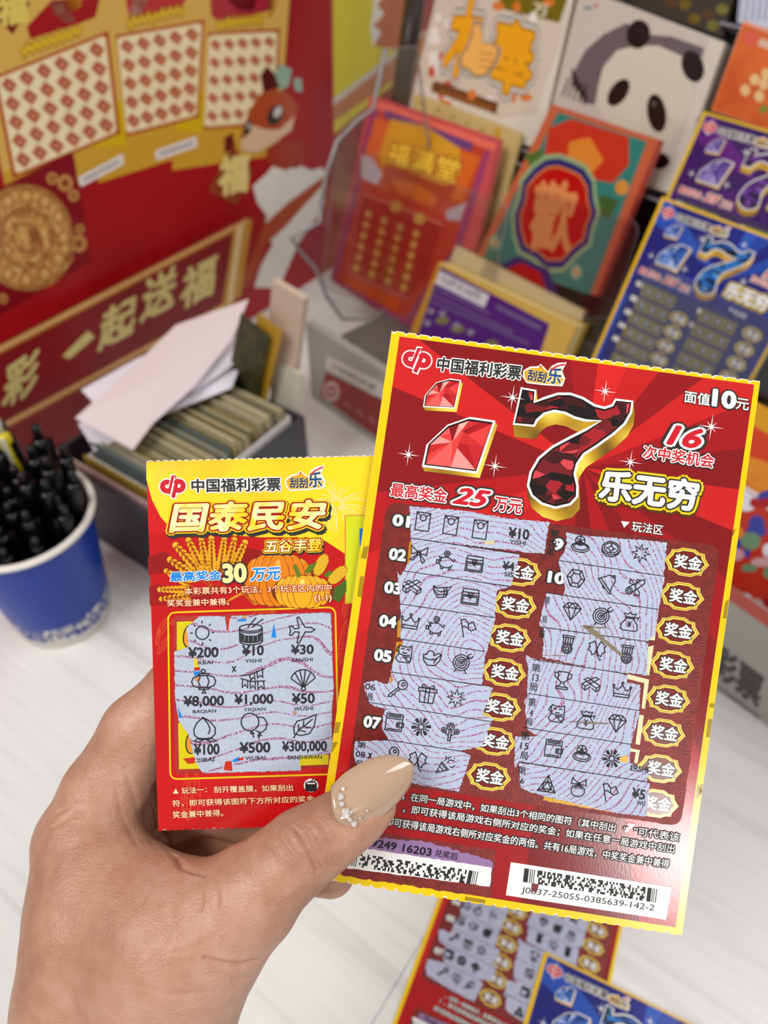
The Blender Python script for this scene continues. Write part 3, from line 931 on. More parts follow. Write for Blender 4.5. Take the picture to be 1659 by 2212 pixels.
def seven_ticket(sheet, pal, scale=1.0, full=True, opened=True, thick=.00028, pack=None):
    """the upright ticket with the big numeral; the same print in several colours"""
    P = PAL[pal]
    w, h = .1016 * scale, .1524 * scale
    r = random.Random(5)
    g = Geo()
    if pack:
        for i in range(pack):
            g = Geo()
            g.box((-w / 2, -h / 2, -.0006 * (i + 1) - .0003 * i), (w / 2, h / 2, -.0003 * i - .0006 * i))
            g.build('ticket_sheet', [mat('#e6d9a4', .6) if i % 2 else mat('#dcb52a', .5)], sheet.root)
    else:
        g.prism(perforated(w, h, r), -thick, 0)
        g.build('paper_sheet', PAPER, sheet.root)
    a = Art(sheet)
    e = perforated(w, h, random.Random(6), notch=.0006)
    e = [(x * .9995, y - (.00022 if y > 0 and full else 0)) for x, y in e]
    a.raw(e, [tuple(range(len(e)))], mat(P['edge']), .6)
    if full:
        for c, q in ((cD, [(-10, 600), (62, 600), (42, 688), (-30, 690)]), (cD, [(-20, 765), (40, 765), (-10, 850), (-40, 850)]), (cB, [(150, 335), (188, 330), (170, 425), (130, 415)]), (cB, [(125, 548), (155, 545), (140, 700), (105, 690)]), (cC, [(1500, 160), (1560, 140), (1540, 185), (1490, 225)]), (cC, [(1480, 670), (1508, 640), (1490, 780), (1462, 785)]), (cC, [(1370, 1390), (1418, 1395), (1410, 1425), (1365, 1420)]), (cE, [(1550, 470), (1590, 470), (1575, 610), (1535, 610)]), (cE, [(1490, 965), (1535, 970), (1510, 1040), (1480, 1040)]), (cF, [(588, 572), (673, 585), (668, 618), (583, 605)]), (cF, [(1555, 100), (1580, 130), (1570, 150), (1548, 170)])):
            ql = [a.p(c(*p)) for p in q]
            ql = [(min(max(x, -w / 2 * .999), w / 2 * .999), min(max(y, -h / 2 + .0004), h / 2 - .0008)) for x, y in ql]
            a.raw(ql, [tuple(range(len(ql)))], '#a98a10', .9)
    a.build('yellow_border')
    a = Art(sheet)
    ctr = sheet.l(1260, 1010)
    rays_m = ray_ink('ray_print_' + pal + sheet.root.name, ctr, P['rays'], 24, 3.0)
    a.poly([(863, 727), (1629, 831), (1459, 2003), (695, 1882)], rays_m, 1.2)
    a.build('ray_panel')
    a = Art(sheet)
    welfare_emblem(a, (901, 777, 30))
    a.build('emblem')
    a = Art(sheet)
    a.text('中国福利彩票', (947, 771), (1127, 791), (943, 801), INK_BLACK, 5, .03, [(.07, INK_WHITE)])
    a.build('heading_lettering')
    a = Art(sheet)
    game_logo(a, (1175, 809), 43)
    a.build('game_logo')
    for pts, dpt in (([(185, 355), (193, 305), (240, 250), (300, 233), (348, 240), (322, 362)], 14), ([(180, 610), (200, 515), (290, 430), (385, 397), (495, 413), (418, 640)], 18)):
        a = Art(sheet, cA)
        gem(a, pts, P['gem'], gold_ink('gem_gold', *P['gold']), dpt)
        a.build('jewel')
    a = Art(sheet, cA)
    gi = gold_ink('numeral_gold_' + pal, *P['gold'])
    for i in range(7):
        t = 1 - i / 7
        a.poly([(x + 6 * t, y + 52 * t) for x, y in SEVEN], gi, 4 + i * .15)
    a.poly(SEVEN, INK_WHITE, 5.4)
    cx_, cy_ = 790, 500
    q = []
    n = len(SEVEN)
    for i in range(n):
        p0, p1, p2 = Vector(SEVEN[i - 1]), Vector(SEVEN[i]), Vector(SEVEN[(i + 1) % n])
        t = ((p1 - p0).normalized() + (p2 - p1).normalized()).normalized()
        q.append(tuple(p1 + Vector((-t.y, t.x)) * 11))
    q2 = []
    for i in range(n):
        p0, p1, p2 = Vector(SEVEN[i - 1]), Vector(SEVEN[i]), Vector(SEVEN[(i + 1) % n])
        t = ((p1 - p0).normalized() + (p2 - p1).normalized()).normalized()
        q2.append(tuple(p1 + Vector((-t.y, t.x)) * 19))
    a.poly(q, '#170607' if pal == 'red' else '#0a1230', 5.8)
    a.poly(q2, facet_ink('numeral_facets_' + pal, P['facets'], 280 / scale), 6.2)
    a.build('numeral_seven')
    for c, rr in (((567, 315), 55), ((962, 288), 50), ((1415, 440), 58), ((1070, 590), 52), ((123, 558), 50), ((492, 607), 52)):
        a = Art(sheet, cA)
        sparkle(a, c, rr, 7)
        a.build('sparkle')
    O3 = [(.05, INK_BLACK)]
    OW = [(.075, INK_WHITE), (.15, INK_BLACK)]
    a = Art(sheet, cA)
    a.text('面值', (1304, 284), (1412, 300), (1299, 334), INK_WHITE, 6, .02, O3)
    a.text('10', (1428, 280), (1520, 294), (1422, 348), INK_WHITE, 6, .05, [(.06, INK_BLACK)])
    a.text('元', (1524, 316), (1578, 324), (1519, 362), INK_WHITE, 6, .02, O3)
    a.build('face_value_lettering')
    a = Art(sheet, cA)
    a.text('16', (1242, 432), (1378, 452), (1228, 512), '#d21a2c', 6, .04, OW, shear=.25)
    a.text('次中奖机会', (1130, 517), (1430, 560), (1122, 572), '#d21a2c', 6, .02, [(.075, INK_WHITE), (.155, INK_BLACK)])
    a.build('chance_lettering')
    a = Art(sheet, cA)
    a.text('乐无穷', (952, 622), (1362, 672), (936, 748), INK_WHITE, 8, .045, [(.05, INK_BLACK), (.12, '#f2d320')], shadow=(.14, '#5a3a06', .008, .06))
    a.build('name_lettering')
    a = Art(sheet, cA)
    a.text('最高奖金', (52, 677), (290, 706), (45, 735), '#d21a2c', 6, .02, [(.075, INK_WHITE), (.16, INK_BLACK)])
    a.text('25', (330, 698), (472, 716), (312, 764), '#d21a2c', 6, .04, OW, shear=.25)
    a.text('万元', (494, 738), (610, 754), (486, 796), '#d21a2c', 6, .02, [(.075, INK_WHITE), (.16, INK_BLACK)])
    a.build('top_prize_lettering')
    coat = coat_ink('scratch_coat_' + pal, *P['coat'])
    a = Art(sheet)
    a.poly(rag(rounded([(836, 1083), (1556, 1180), (1470, 1785), (750, 1680)], 26), 9, .9, 4), coat, 2)
    pa = a.build('scratch_coat')
    a = Art(sheet, cA)
    a.poly([(1030, 841), (1068, 846), (1044, 870)], INK_WHITE, 4)
    a.text('玩法区', (1080, 842), (1212, 860), (1075, 884), INK_WHITE, 4.5, .015, O3)
    a.build('play_area_lettering')
    for n_, (s, x, y) in ROWNUM.items():
        a = Art(sheet)
        hw = 9 if len(s) == 1 else 17
        a.text(s, *rbox((x, y), hw, 11.5), INK_WHITE, 4.5, .05, [(.1, INK_BLACK)])
        a.build('row_number')
    for n_, (x, y) in BADGES.items():
        a = Art(sheet)
        ca, sa = math.cos(TILT), math.sin(TILT)
        for i, (ink, m) in enumerate((('#ecd96a', 1.0), ('#c99a1c', .94), ('#f0dc60', .89), ('#3c0e0a', .80), ('#7e1f1a' if pal == 'red' else P['coat'][1], .76))):
            hw, hh = 49 * m, 31 * (m if m > .9 else m - .02)
            a.poly([(x + px * hw * ca - py * hh * sa, y + px * hw * sa + py * hh * ca) for px, py in BADGE], ink, 2.6 + i * .25)
        if full or n_ < 99:
            a.text('奖金', *rbox((x + 3, y), 29, 14.5), INK_WHITE, 5, .03, [(.06, '#3a332c')])
        a.build('prize_badge')
    if opened:
        for n_, (c, pts, ln) in STRIPS.items():
            a = Art(sheet, c)
            a.poly(rag(pts, 12, 4.5, n_ + 20), P['strip'] or '#8a8450', 6 + n_ * .02)
            if ln:
                a.lstroke([a.p(q) for q in ln], .00023 * scale, INK_LINE, 6.6)
            st = a.build('opened_field')
            cc, ic = SYMBOLS[n_]
            for kd, x, y in ic:
                half = {cB: 68, cC: 68, cD: 78, cE: 72}[cc]
                b = Art(sheet, cc)
                b.strokes(kd, (x, y), half, INK_LINE, (.00032 if full else .0006) * scale, 7, ang=TILT)
                b.build('scratch_symbol', st)
        for s, c, tl, tr, bl, bd in SMALL if full else ():
            a = Art(sheet)
            a.text(s, c(*tl), c(*tr), c(*bl), INK_LINE, 7.2, bd + .012)
            a.build('field_lettering')
        if full:
            # leftovers of coat in the opened fields, scraped shreds
            a = Art(sheet, cC)
            br = '#8c7a64'
            a.poly(rag([(455, 835), (520, 840), (760, 1050), (735, 1055), (600, 950), (500, 880)], 16, 5, 3), br, 7.6)
            a.poly(rag([(460, 830), (640, 850), (655, 858), (480, 848)], 12, 4, 4), br, 7.6)
            a.poly(rag([(180, 1040), (330, 1045), (340, 1052), (180, 1046)], 12, 3, 5), '#9c7866', 7.6)
            a.build('coat_shreds')
            a = Art(sheet, cE)
            a.poly(rag([(470, 485), (600, 490), (850, 500), (700, 508), (540, 496)], 14, 5, 6), '#8c7a64', 7.6)
            a.poly(rag([(870, 765), (920, 745), (945, 770), (930, 800), (880, 795)], 10, 4, 8), '#e2a818', 7.6)
            a.poly(rag([(300, 1060), (880, 1165), (875, 1185), (290, 1090)], 16, 4, 9), '#d9a32a', 5.8)
            a.build('coat_shreds')
            a = Art(sheet, cB)
            a.poly(rag([(1010, 295), (1090, 290), (1085, 320), (1020, 315)], 10, 3, 11), '#d9cfa0', 7.6)
            for q in ([(478, 300), (497, 300), (490, 400), (470, 470), (465, 430)], [(395, 870), (417, 850), (415, 985), (390, 985)], [(385, 1015), (440, 1015), (380, 1110), (350, 1200), (375, 1100)], [(345, 1240), (365, 1290), (340, 1320)]):
                a.poly(q, '#c98a1e', 6.9)
            a.build('coat_shreds')
            a = Art(sheet)
            for c, q in ((cC, [(970, 738), (1000, 735), (975, 940), (930, 935), (930, 905), (955, 905)]), (cC, [(925, 985), (968, 975), (935, 1190), (905, 1185)]), (cC, [(780, 1180), (935, 1220), (905, 1430), (880, 1425), (900, 1245), (780, 1215)]), (cE, [(1025, 435), (1060, 440), (1030, 665), (995, 660)]), (cE, [(950, 690), (1030, 705), (1010, 810), (985, 800), (998, 722), (950, 715)])):
                a.poly([c(*p) for p in q], '#e6dfb0', 5.4)
            a.build('field_corner_frames')
    # rules of play and codes at the foot
    a = Art(sheet, cF)
    ob = [(.11, INK_BLACK)]
    a.text('，在同一局游戏中，如果刮出3个相同的图符（其中刮出', (332, 134), (1217, 268), (326, 168), INK_WHITE, 4.5, .012, ob)
    a.text('“  ”可代表该', (1250, 273), (1482, 308), (1244, 308), INK_WHITE, 4.5, .012, ob)
    a.text('），即可获得该局游戏右侧所对应的奖金；如果在任意一局游戏中刮出', (292, 180), (1462, 357), (286, 216), INK_WHITE, 4.5, .012, ob)
    a.text('即可获得该局游戏右侧所对应奖金的两倍。共有16局游戏，中奖奖金兼中兼得', (262, 239), (1440, 418), (256, 275), INK_WHITE, 4.5, .012, ob)
    a.text('7', (1262, 268), (1292, 272), (1254, 300), INK_WHITE, 5, .06, [(.06, '#c01f26')], shear=.2)
    a.build('rules_lettering')
    a = Art(sheet, cF)
    a.poly(rag([(120, 290), (720, 378), (692, 578), (75, 485)], 16, 4, 31), coat, 2)
    a.build('code_coat')
    a = Art(sheet, cF)
    a.poly(rag([(160, 318), (440, 345), (700, 425), (702, 452), (140, 368)], 12, 5, 33), '#9a78a6', 3)
    a.text('9249 16203', (202, 331), (450, 372), (196, 362), '#241a2c', 4, .03)
    a.text('兑奖后', (466, 374), (560, 392), (460, 402), '#2c1c30', 4, .02)
    a.build('validation_code')
    a = Art(sheet, cF)
    a.poly(rag([(110, 360), (700, 452), (690, 530), (88, 452)], 20, 2, 35), INK_WHITE, 3.4)
    barcode(a, (100, 385), (645, 468), (88, 440), 62, 6, INK_BLACK, 4, 3)
    a.build('barcode_label')
    a = Art(sheet, cF)
    a.poly([(778, 428), (1448, 532), (1425, 668), (757, 566)], INK_WHITE, 3.4)
    barcode(a, (835, 453), (1390, 540), (828, 510), 66, 6, INK_BLACK, 4, 9)
    a.text('J0837-25055-0385639-142-2', (825, 530), (1378, 606), (819, 562), INK_BLACK, 4, .0)
    if full:
        a.poly([(865, 515), (895, 520), (885, 556), (872, 545), (862, 553)], '#7c2a30', 4.6)
    a.build('serial_label')
# ------------------------------------------------------------------ poster board behind the tray
PN = Vector((.798, -.602, 0)).normalized()
PW = Vector((.602, .798, 0)).normalized()
poster = Sheet('poster_board', ground(330, 760, .03), PW, (0, 0, 1), 'red festive lottery poster board with fanned tickets and gold characters behind the tray', 'poster')
pu1 = poster.l(716, 170)[0]
redp = NT('poster_red_print', .32, .5)
nz = redp.n('ShaderNodeTexNoise')
nz.inputs['Scale'].default_value = 5.0
redp.l(redp.coords(), nz.inputs['Vector'])
redp.base(redp.ramp(nz.outputs[0], [(.35, '#a00712'), (.65, '#b3141f')]))
Geo().box((-.42, -.03, -.006), (pu1, .52, 0)).build('back_panel', redp.m, poster.root)
GOLD1 = mat('#dfb458', .4)
GOLD2 = mat('#e3bd62', .4)
GOLD3 = mat('#c98f3a', .4)
GOLDL = mat('#f7e9bc', .45)
MAROON = mat('#7c0c16', .38)


def bil(q, u, v):
    a, b, c, d = (Vector(p) for p in q)       # tl, tr, br, bl
    p = (a * (1 - u) + b * u) * (1 - v) + (d * (1 - u) + c * u) * v
    return (p.x, p.y)


def poster_ticket(outer, inner, cols, rows, label, heads, L):
    a = Art(poster)
    a.poly(outer, GOLD1, L)
    a.poly([bil(outer, *p) for p in ((.0, .80), (1, .80), (1, 1), (0, 1))], '#d6a534', L + .2)
    a.poly([bil(outer, *p) for p in ((.8, .72), (1, .66), (1, .9), (.72, .84))], '#dcb812', L + .3)
    o = a.build('printed_ticket')
    for pts, ink in heads:
        b = Art(poster)
        b.poly(pts, ink, L + .6)
        b.build('ticket_picture', o)
    b = Art(poster)
    c = Vector((sum(p[0] for p in inner) / 4, sum(p[1] for p in inner) / 4))
    b.poly([tuple(c + (Vector(p) - c) * 1.07) for p in inner], '#a8281e', L + .9)
    b.poly(rounded([tuple(c + (Vector(p) - c) * 1.03) for p in inner], 10), '#d98a50', L + 1.0)
    b.poly(rounded(inner, 9), GOLDL, L + 1.1)
    b.build('symbol_field', o)
    b = Art(poster)
    for i in range(cols):
        for j in range(rows):
            p = bil(inner, (i + .55) / (cols + .1), (j + .55) / (rows + .1))
            rr = (Vector(inner[1]) - Vector(inner[0])).length / cols * .44
            b.poly([(p[0] - rr, p[1]), (p[0] - rr * .3, p[1] - rr * 1.05), (p[0] + rr, p[1] - rr * .1), (p[0] + rr * .3, p[1] + rr * 1.1)], '#d08a5c', L + 1.4)
            b.disc(p, rr * .62, rr * .7, '#b8584a', L + 1.6, 8)
            b.disc((p[0] + 1, p[1] + 1), rr * .25, rr * .28, '#e0a070', L + 1.8, 6)
    b.build('coin_symbols', o)
    if label:
        b = Art(poster)
        b.poly(label, '#efe9e6', L + 1.4)
        q = label
        b.poly([bil(q, *p) for p in ((.08, .38), (.92, .38), (.92, .62), (.08, .62))], '#8a8480', L + 1.6)
        b.build('barcode_label', o)
    return o


c1 = crop(0, 0, 2.9625)
c2 = crop(400, 0, 2.9625)
c3 = crop(0, 440, 2.6758)
poster_ticket([(400, -60), (630, -60), (600, 335), (372, 368)], [(451, 77), (599, 69), (589, 262), (441, 273)], 5, 5, None,
              [([c2(*p) for p in [(160, -20), (560, -20), (560, 60), (400, 110), (200, 130), (165, 100)]], '#b0283a'), ([c2(*p) for p in [(250, -20), (470, -20), (430, 70), (330, 60)]], '#7a1420'), ([c2(*p) for p in [(540, -20), (600, -20), (560, 110), (520, 110)]], '#c9923c')], 1.0)
poster_ticket([(238, -50), (455, -60), (437, 325), (212, 395)], [(253, 82), (435, 50), (424, 248), (273, 287)], 5, 5, [c1(*p) for p in [(990, 965), (1255, 872), (1262, 938), (1002, 1026)]],
              [([c1(*p) for p in [(800, -10), (1200, -20), (1150, 60), (980, 110), (830, 130)]], '#c03038'), ([c1(*p) for p in [(850, -20), (960, -20), (900, 90), (830, 110)]], '#e8b4a0')], 4.0)
poster_ticket([(-60, 40), (235, -70), (278, 358), (20, 455)], [(-6, 170), (226, 77), (251, 284), (34, 375)], 6, 5, [c1(*p) for p in [(498, 1135), (785, 982), (790, 1050), (516, 1196)]],
              [([c1(*p) for p in [(170, 170), (330, 0), (640, -20), (610, 110), (480, 160), (190, 250)]], '#a81420'), ([c1(*p) for p in [(310, 20), (400, 0), (480, 130), (420, 150), (350, 90)]], '#e0a58c'), ([c1(*p) for p in [(390, -20), (520, -20), (520, 40), (460, 80), (400, 30)]], '#d88828')], 7.0)
# gold brush squiggles over the fields
for k, (x0, y0, x1, y1, c) in enumerate(((130, 330, 520, 190, c1), (810, 150, 1180, 60, c1), (200, 160, 500, 120, c2))):
    a = Art(poster, c)
    r = random.Random(k)
    n = 16
    pts = [(x0 + (x1 - x0) * i / n, y0 + (y1 - y0) * i / n + (26 if i % 2 else -26) * r.uniform(.5, 1.1)) for i in range(n + 1)]
    a.stroke(pts, 10, '#a87410', 9.8)
    a.stroke(pts, 6, '#e8c030', 10.2)
    a.build('gold_brush_title')
a = Art(poster, c1)
a.poly([(-60, 80), (70, -80), (190, 20), (80, 220)], MAROON, 10)
a.text('福', (-20, -10), (165, -30), (-10, 165), '#ecd36a', 10.8, .05)
a.build('fortune_tag')
# dark square with the medallion
a = Art(poster)
a.poly([(157, 326), (196, 562), (-90, 735), (-130, 470)], '#86101c', 11)
sq = a.build('medallion_panel')
med = NT('embossed_gold', .38, .5)
nz = med.n('ShaderNodeTexNoise')
nz.inputs['Scale'].default_value = 140.0
nz.inputs['Detail'].default_value = 3.0
nz.inputs['Distortion'].default_value = 1.5
med.l(med.coords(), nz.inputs['Vector'])
med.base(med.ramp(nz.outputs[0], [(.38, '#a8642c'), (.52, '#cf9a50'), (.66, '#e8c078')]))
a = Art(poster)
cxm, cym = 56, 513
a.disc((cxm, cym), 103, 116, med.m, 12, 40, -.25)
for i in range(12):
    t = 2 * math.pi * i / 12
    a.disc((cxm + math.cos(t) * 103 * .78, cym + math.sin(t) * 116 * .78), 15, 17, '#b5783c', 12.2, 12)
    a.disc((cxm + math.cos(t) * 103 * .78, cym + math.sin(t) * 116 * .78), 9, 11, '#dcae68', 12.35, 10)
for rr in (.98, .92, .58, .52, .26):
    a.stroke([(cxm + math.cos(t) * 103 * rr, cym + math.sin(t) * 116 * rr) for t in [2 * math.pi * i / 40 for i in range(40)]], 3, '#9c622e', 12.6, closed=True)
a.disc((cxm + 18, cym - 6), 12, 18, '#9a5a2a', 12.8, 14)
a.build('gold_medallion', sq)
for (x, y, rr) in ((140, 395, 17), (112, 385, 12), (158, 422, 12), (172, 495, 10), (170, 526, 17), (148, 558, 9), (6, 645, 10)):
    a = Art(poster)
    a.disc((x, y), rr, rr * 1.1, '#c99150', 12, 14)
    a.disc((x, y), rr * .5, rr * .55, '#8e4a26', 12.4, 10)
    a.build('gold_coin', sq)
# squirrel print
a = Art(poster, c2)
FUR, FUR2, CRM = '#b9502a', '#8c3418', '#e8c4a0'
a.poly([(480, 480), (520, 420), (570, 470), (600, 560), (500, 590)], '#5c1c14', 13)
a.poly([(570, 470), (600, 410), (680, 440), (660, 550), (610, 580)], '#9cb8a4', 13.2)
a.poly([(690, 500), (740, 500), (750, 590), (700, 580)], '#9cb8a4', 13.2)
a.poly([(480, 600), (560, 570), (660, 600), (720, 680), (700, 760), (600, 880), (500, 950), (400, 960), (350, 900), (390, 760), (420, 690)], FUR, 13.4)
a.poly([(430, 800), (520, 830), (600, 830), (700, 740), (680, 830), (560, 920), (450, 980), (360, 960), (350, 900), (400, 860)], CRM, 13.7)
a.disc((575, 735), 46, 72, '#3a3434', 14, 18, .5)
a.disc((590, 715), 24, 40, '#d8d4d0', 14.3, 12, .5)
a.disc((398, 820), 24, 50, '#3a3434', 14, 14, .3)
a.disc((405, 805), 10, 20, '#d8d4d0', 14.3, 10, .3)
a.poly([(520, 950), (600, 900), (740, 900), (770, 1040), (640, 1090), (520, 1050)], '#a93420', 13.2)
a.poly([(250, 880), (300, 850), (320, 950), (250, 980)], '#6e1c1c', 13.2)
a.build('squirrel_print')
a = Art(poster, c2)
TW = '#ece8e0'
a.poly([(430, 1190), (520, 1110), (560, 1060), (640, 1030), (700, 1080), (740, 1060), (800, 1090), (880, 1070), (pu1 * 0 + 900, 1150), (880, 1330), (720, 1560), (600, 1840), (440, 1840), (480, 1700), (560, 1560), (500, 1500), (520, 1380), (460, 1300)], TW, 13.0)
a.poly([(880, 1130), (900, 1160), (640, 1450), (500, 1580), (470, 1700), (400, 1840), (330, 1840), (420, 1640), (500, 1440), (650, 1300)], '#b34a24', 13.3)
a.build('squirrel_tail_print')
a = Art(poster, c1)
a.poly([(1490, 930), (1620, 1100), (1505, 1310), (1330, 1215)], '#9a4a22', 14.6)
a.poly([(1490, 960), (1600, 1100), (1500, 1270), (1380, 1200)], MAROON, 14.9)
a.text('福', (1410, 1010), (1590, 985), (1400, 1250), '#ecd989', 15.3, .05)
a.build('fortune_tag')
# ribbon panel in front, standing on the counter
RO = poster.O + PN * .012
ribbon_parent = poster


class _Sub:
    pass


rib = _Sub()
rib.root, rib.k = poster.root, poster.k
rib.l = lambda x, y: (lambda p: (p.x, p.y))(poster.inv @ hit(x, y, RO, PN))
q = [rib.l(*p) for p in ((-160, 850), (530, 478), (492, 655), (-160, 1050))]
ribz = .012
v0 = -.03
ribm = NT('ribbon_red_print', .3, .5)
nz = ribm.n('ShaderNodeTexNoise')
nz.inputs['Scale'].default_value = 9.0
ribm.l(ribm.coords(), nz.inputs['Vector'])
ribm.base(ribm.ramp(nz.outputs[0], [(.35, '#7c0e15'), (.65, '#8e1c22')]))
qq = [q[0], q[1], (q[2][0], v0), (q[3][0], v0)]
Geo().prism(qq, .0005, ribz).build('ribbon_panel', ribm.m, poster.root)


def rart():
    a = Art(rib)
    a.z = ribz / LAYER
    return a


def gold_bar(x0, y0, x1, y1, w):
    a = rart()
    a.stroke([(x0, y0), (x1, y1)], w, '#c08238', 1)
    a.stroke([(x0, y0 - w * .1), (x1, y1 - w * .1)], w * .45, '#e6b878', 1.5)
    a.build('gold_edging')


gold_bar(-160, 838, 536, 477, 15)
gold_bar(-160, 1012, 505, 650, 15)
a = rart()
a.poly([(505, 495), (545, 472), (520, 640), (480, 660)], '#c8923c', 2)
a.poly([(512, 492), (526, 484), (503, 648), (490, 656)], '#e8cf9c', 2.4)
a.build('gold_edging')


def brush_char(s, cx, cy, hw, hh, sl=-.5):
    a = rart()
    a.text(s, (cx - hw + hh * .12, cy - hh - hw * sl), (cx + hw + hh * .12, cy - hh + hw * sl), (cx - hw - hh * .12, cy + hh - hw * sl), '#ddcf86', 2, .035)
    a.build('gold_character')


brush_char('彩', 46, 818, 36, 48)
brush_char('起', 255, 697, 38, 44)
brush_char('送', 344, 634, 36, 46)
brush_char('福', 429, 610, 36, 44)
a = rart()
a.poly([c3(*p) for p in [(360, 880), (470, 770), (510, 735), (548, 770), (470, 840), (400, 898)]], '#ddcf86', 2)
a.build('gold_character')
# wing of the board folding back to the right
WD = Vector((.406, .914, 0)).normalized()
wr = poster.M @ Vector((pu1, -.03, 0))
wing = _Sub()
WM = frame(wr, WD, (0, 0, 1))
wing.root = empty('wing_panel', WM)
wing.root.parent = poster.root
wing.root.matrix_parent_inverse = poster.M.inverted()
WI = WM.inverted()
WNn = WM.to_3x3() @ Vector((0, 0, 1))
wing.l = lambda x, y: (lambda p: (p.x, p.y))(WI @ hit(x, y, wr, WNn))
wing.k = .95 / FPX
Geo().box((0, 0, -.005), (.42, .55, 0)).build('wing_board', mat('#a80c18', .35), wing.root)
a = Art(wing)
a.poly([(718, -80), (930, -200), (930, 118), (862, 172), (722, 290)], '#e3cf05', 1)
a.poly([(720, 222), (800, 162), (930, 60), (930, 112), (870, 160), (722, 262)], '#c9743a', 1.6)
a.poly([(720, 214), (800, 154), (930, 54), (930, 64), (800, 166), (720, 228)], '#d8d0c8', 1.8)
a.poly([(800, 60), (822, 40), (812, 0), (830, -40), (930, -120), (930, 60), (860, 110), (812, 100)], '#c8602c', 2)
a.poly([(808, -20), (826, -10), (815, 12), (830, 30), (806, 55), (824, 70), (806, 100), (800, 60), (806, 20)], '#e8e2da', 2.4)
a.poly([(870, 20), (930, -40), (930, 60), (880, 80)], '#a01820', 2.4)
a.build('wing_print', wing.root)

# ------------------------------------------------------------------ grey tray with a box of used tickets
TN = Vector((-.152, .371, 0))
TM = frame(TN, GW, GU * -1)                   # x: along the right-hand face, y: away from it, z up
tray = empty('storage_tray', TM, 'dark grey open plastic tray holding the white card box and papers', 'tray')
TL_, TD_, TH_ = .152, .135, .08
grey = mat('#3c3c3f', .5, .4)
t_ = .003
Geo().box((0, 0, 0), (TL_, TD_, .003)).build('tray_floor', grey, tray)
for lo, hi in (((0, 0, .003), (TL_, t_, TH_)), ((0, TD_ - t_, .003), (TL_, TD_, TH_)), ((0, t_, .003), (t_, TD_ - t_, TH_)), ((TL_ - t_, t_, .003), (TL_, TD_ - t_, TH_))):
    Geo().box(lo, hi).build('tray_wall', grey, tray)
wb = empty('card_box', TM @ Matrix.Translation((.0145, .005, .0032)), 'white paper box packed with used tickets inside the grey tray', 'box')
WBL, WBD, WBH = .126, .098, .082
wp = mat('#dcdad8', .6)
Geo().box((0, 0, 0), (WBL, WBD, .0015)).build('box_floor', wp, wb)
for lo, hi in (((0, 0, .0015), (WBL, .0015, WBH)), ((0, WBD - .0015, .0015), (WBL, WBD, WBH)), ((0, .0015, .0015), (.0015, WBD - .0015, WBH)), ((WBL - .0015, .0015, .0015), (WBL, WBD - .0015, WBH))):
    Geo().box(lo, hi).build('box_wall', wp, wb)
cm = [mat(c, .6) for c in ('#b8ab88', '#8c8262', '#a39a78', '#6e6a50', '#c4b896', '#7a8074', '#9a8a5c', '#5c6a66', '#ada084', '#88784c')]
base_card = None
r = random.Random(11)
meshes = []
for i, m_ in enumerate(cm):
    g = Geo().box((0, 0, 0), (.0017, .0885, .0885))
    o = g.build('used_ticket', m_)
    meshes.append(o.data)
    bpy.data.objects.remove(o)
nc = 40
for i in range(nc):
    o = bpy.data.objects.new('used_ticket', meshes[r.randrange(len(meshes))])
    col.objects.link(o)
    o.matrix_world = TM @ Matrix.Translation((.0175 + i * .00300, .0068 + r.uniform(0, .0035), .0048 + r.uniform(0, .006))) @ Matrix.Rotation(r.uniform(-.003, .003), 4, 'Y')
    tag(o, 'used ticket standing on edge in the packed row in the white box', 'ticket', 'used tickets packed on edge in the white box')


def upright(px, wdist, thick, mt, name, label, cat):
    O = TM @ Vector((wdist, 0, 0))
    M = frame(O, GU, (0, 0, 1))
    inv = M.inverted()
    nn = M.to_3x3() @ Vector((0, 0, 1))
    pts = []
    for p in px:
        q_ = inv @ hit(*p, O, nn)
        pts.append((q_.x, max(q_.y, .006)))
    o = Geo().prism(pts, 0, thick).build(name, mt, matrix=M)
    return tag(o, label, cat)


olv = NT('dark_olive_card', .5)
nz = olv.n('ShaderNodeTexNoise')
nz.inputs['Scale'].default_value = 90.0
olv.l(olv.coords(), nz.inputs['Vector'])
olv.base(olv.ramp(nz.outputs[0], [(.35, '#33341a'), (.65, '#4a4826')]))
upright([(522, 676), (584, 727), (548, 905), (486, 850)], .1435, .0012, olv.m, 'display_card', 'dark olive card standing at the back end of the grey tray', 'card')
upright([(560, 674), (612, 716), (566, 905), (514, 862)], .1470, .0012, mat('#b58a22', .45), 'display_card', 'mustard yellow card standing behind the dark olive card', 'card')
clr_b = mat('#cfc2b0', .35)
# beige wrapped packet leaning behind the tray
o = upright([(600, 600), (668, 640), (640, 860), (575, 815)], .1610, .006, mat('#c9b4a0', .5), 'wrapped_packet', 'beige packet standing behind the grey tray beside the clear stand', 'packet')
o = upright([(590, 770), (656, 806), (650, 905), (588, 880)], .1565, .003, mat('#c9c6b4', .4), 'clear_sleeve', 'pale clear sleeve standing against the far corner of the grey tray', 'sleeve')
# yellow card and pink strip inside the left part of the tray
tag(Geo().box((.0085, .010, .004), (.0105, .098, .092)).build('display_card', mat('#8c7420', .5), matrix=TM), 'mustard card on edge inside the grey tray nearest the pen cup', 'card')
tag(Geo().box((.0042, .006, .004), (.0056, .125, .086)).build('display_card', mat('#b89a94', .5), matrix=TM), 'dull pink card on edge against the tray wall beside the pen cup', 'card')


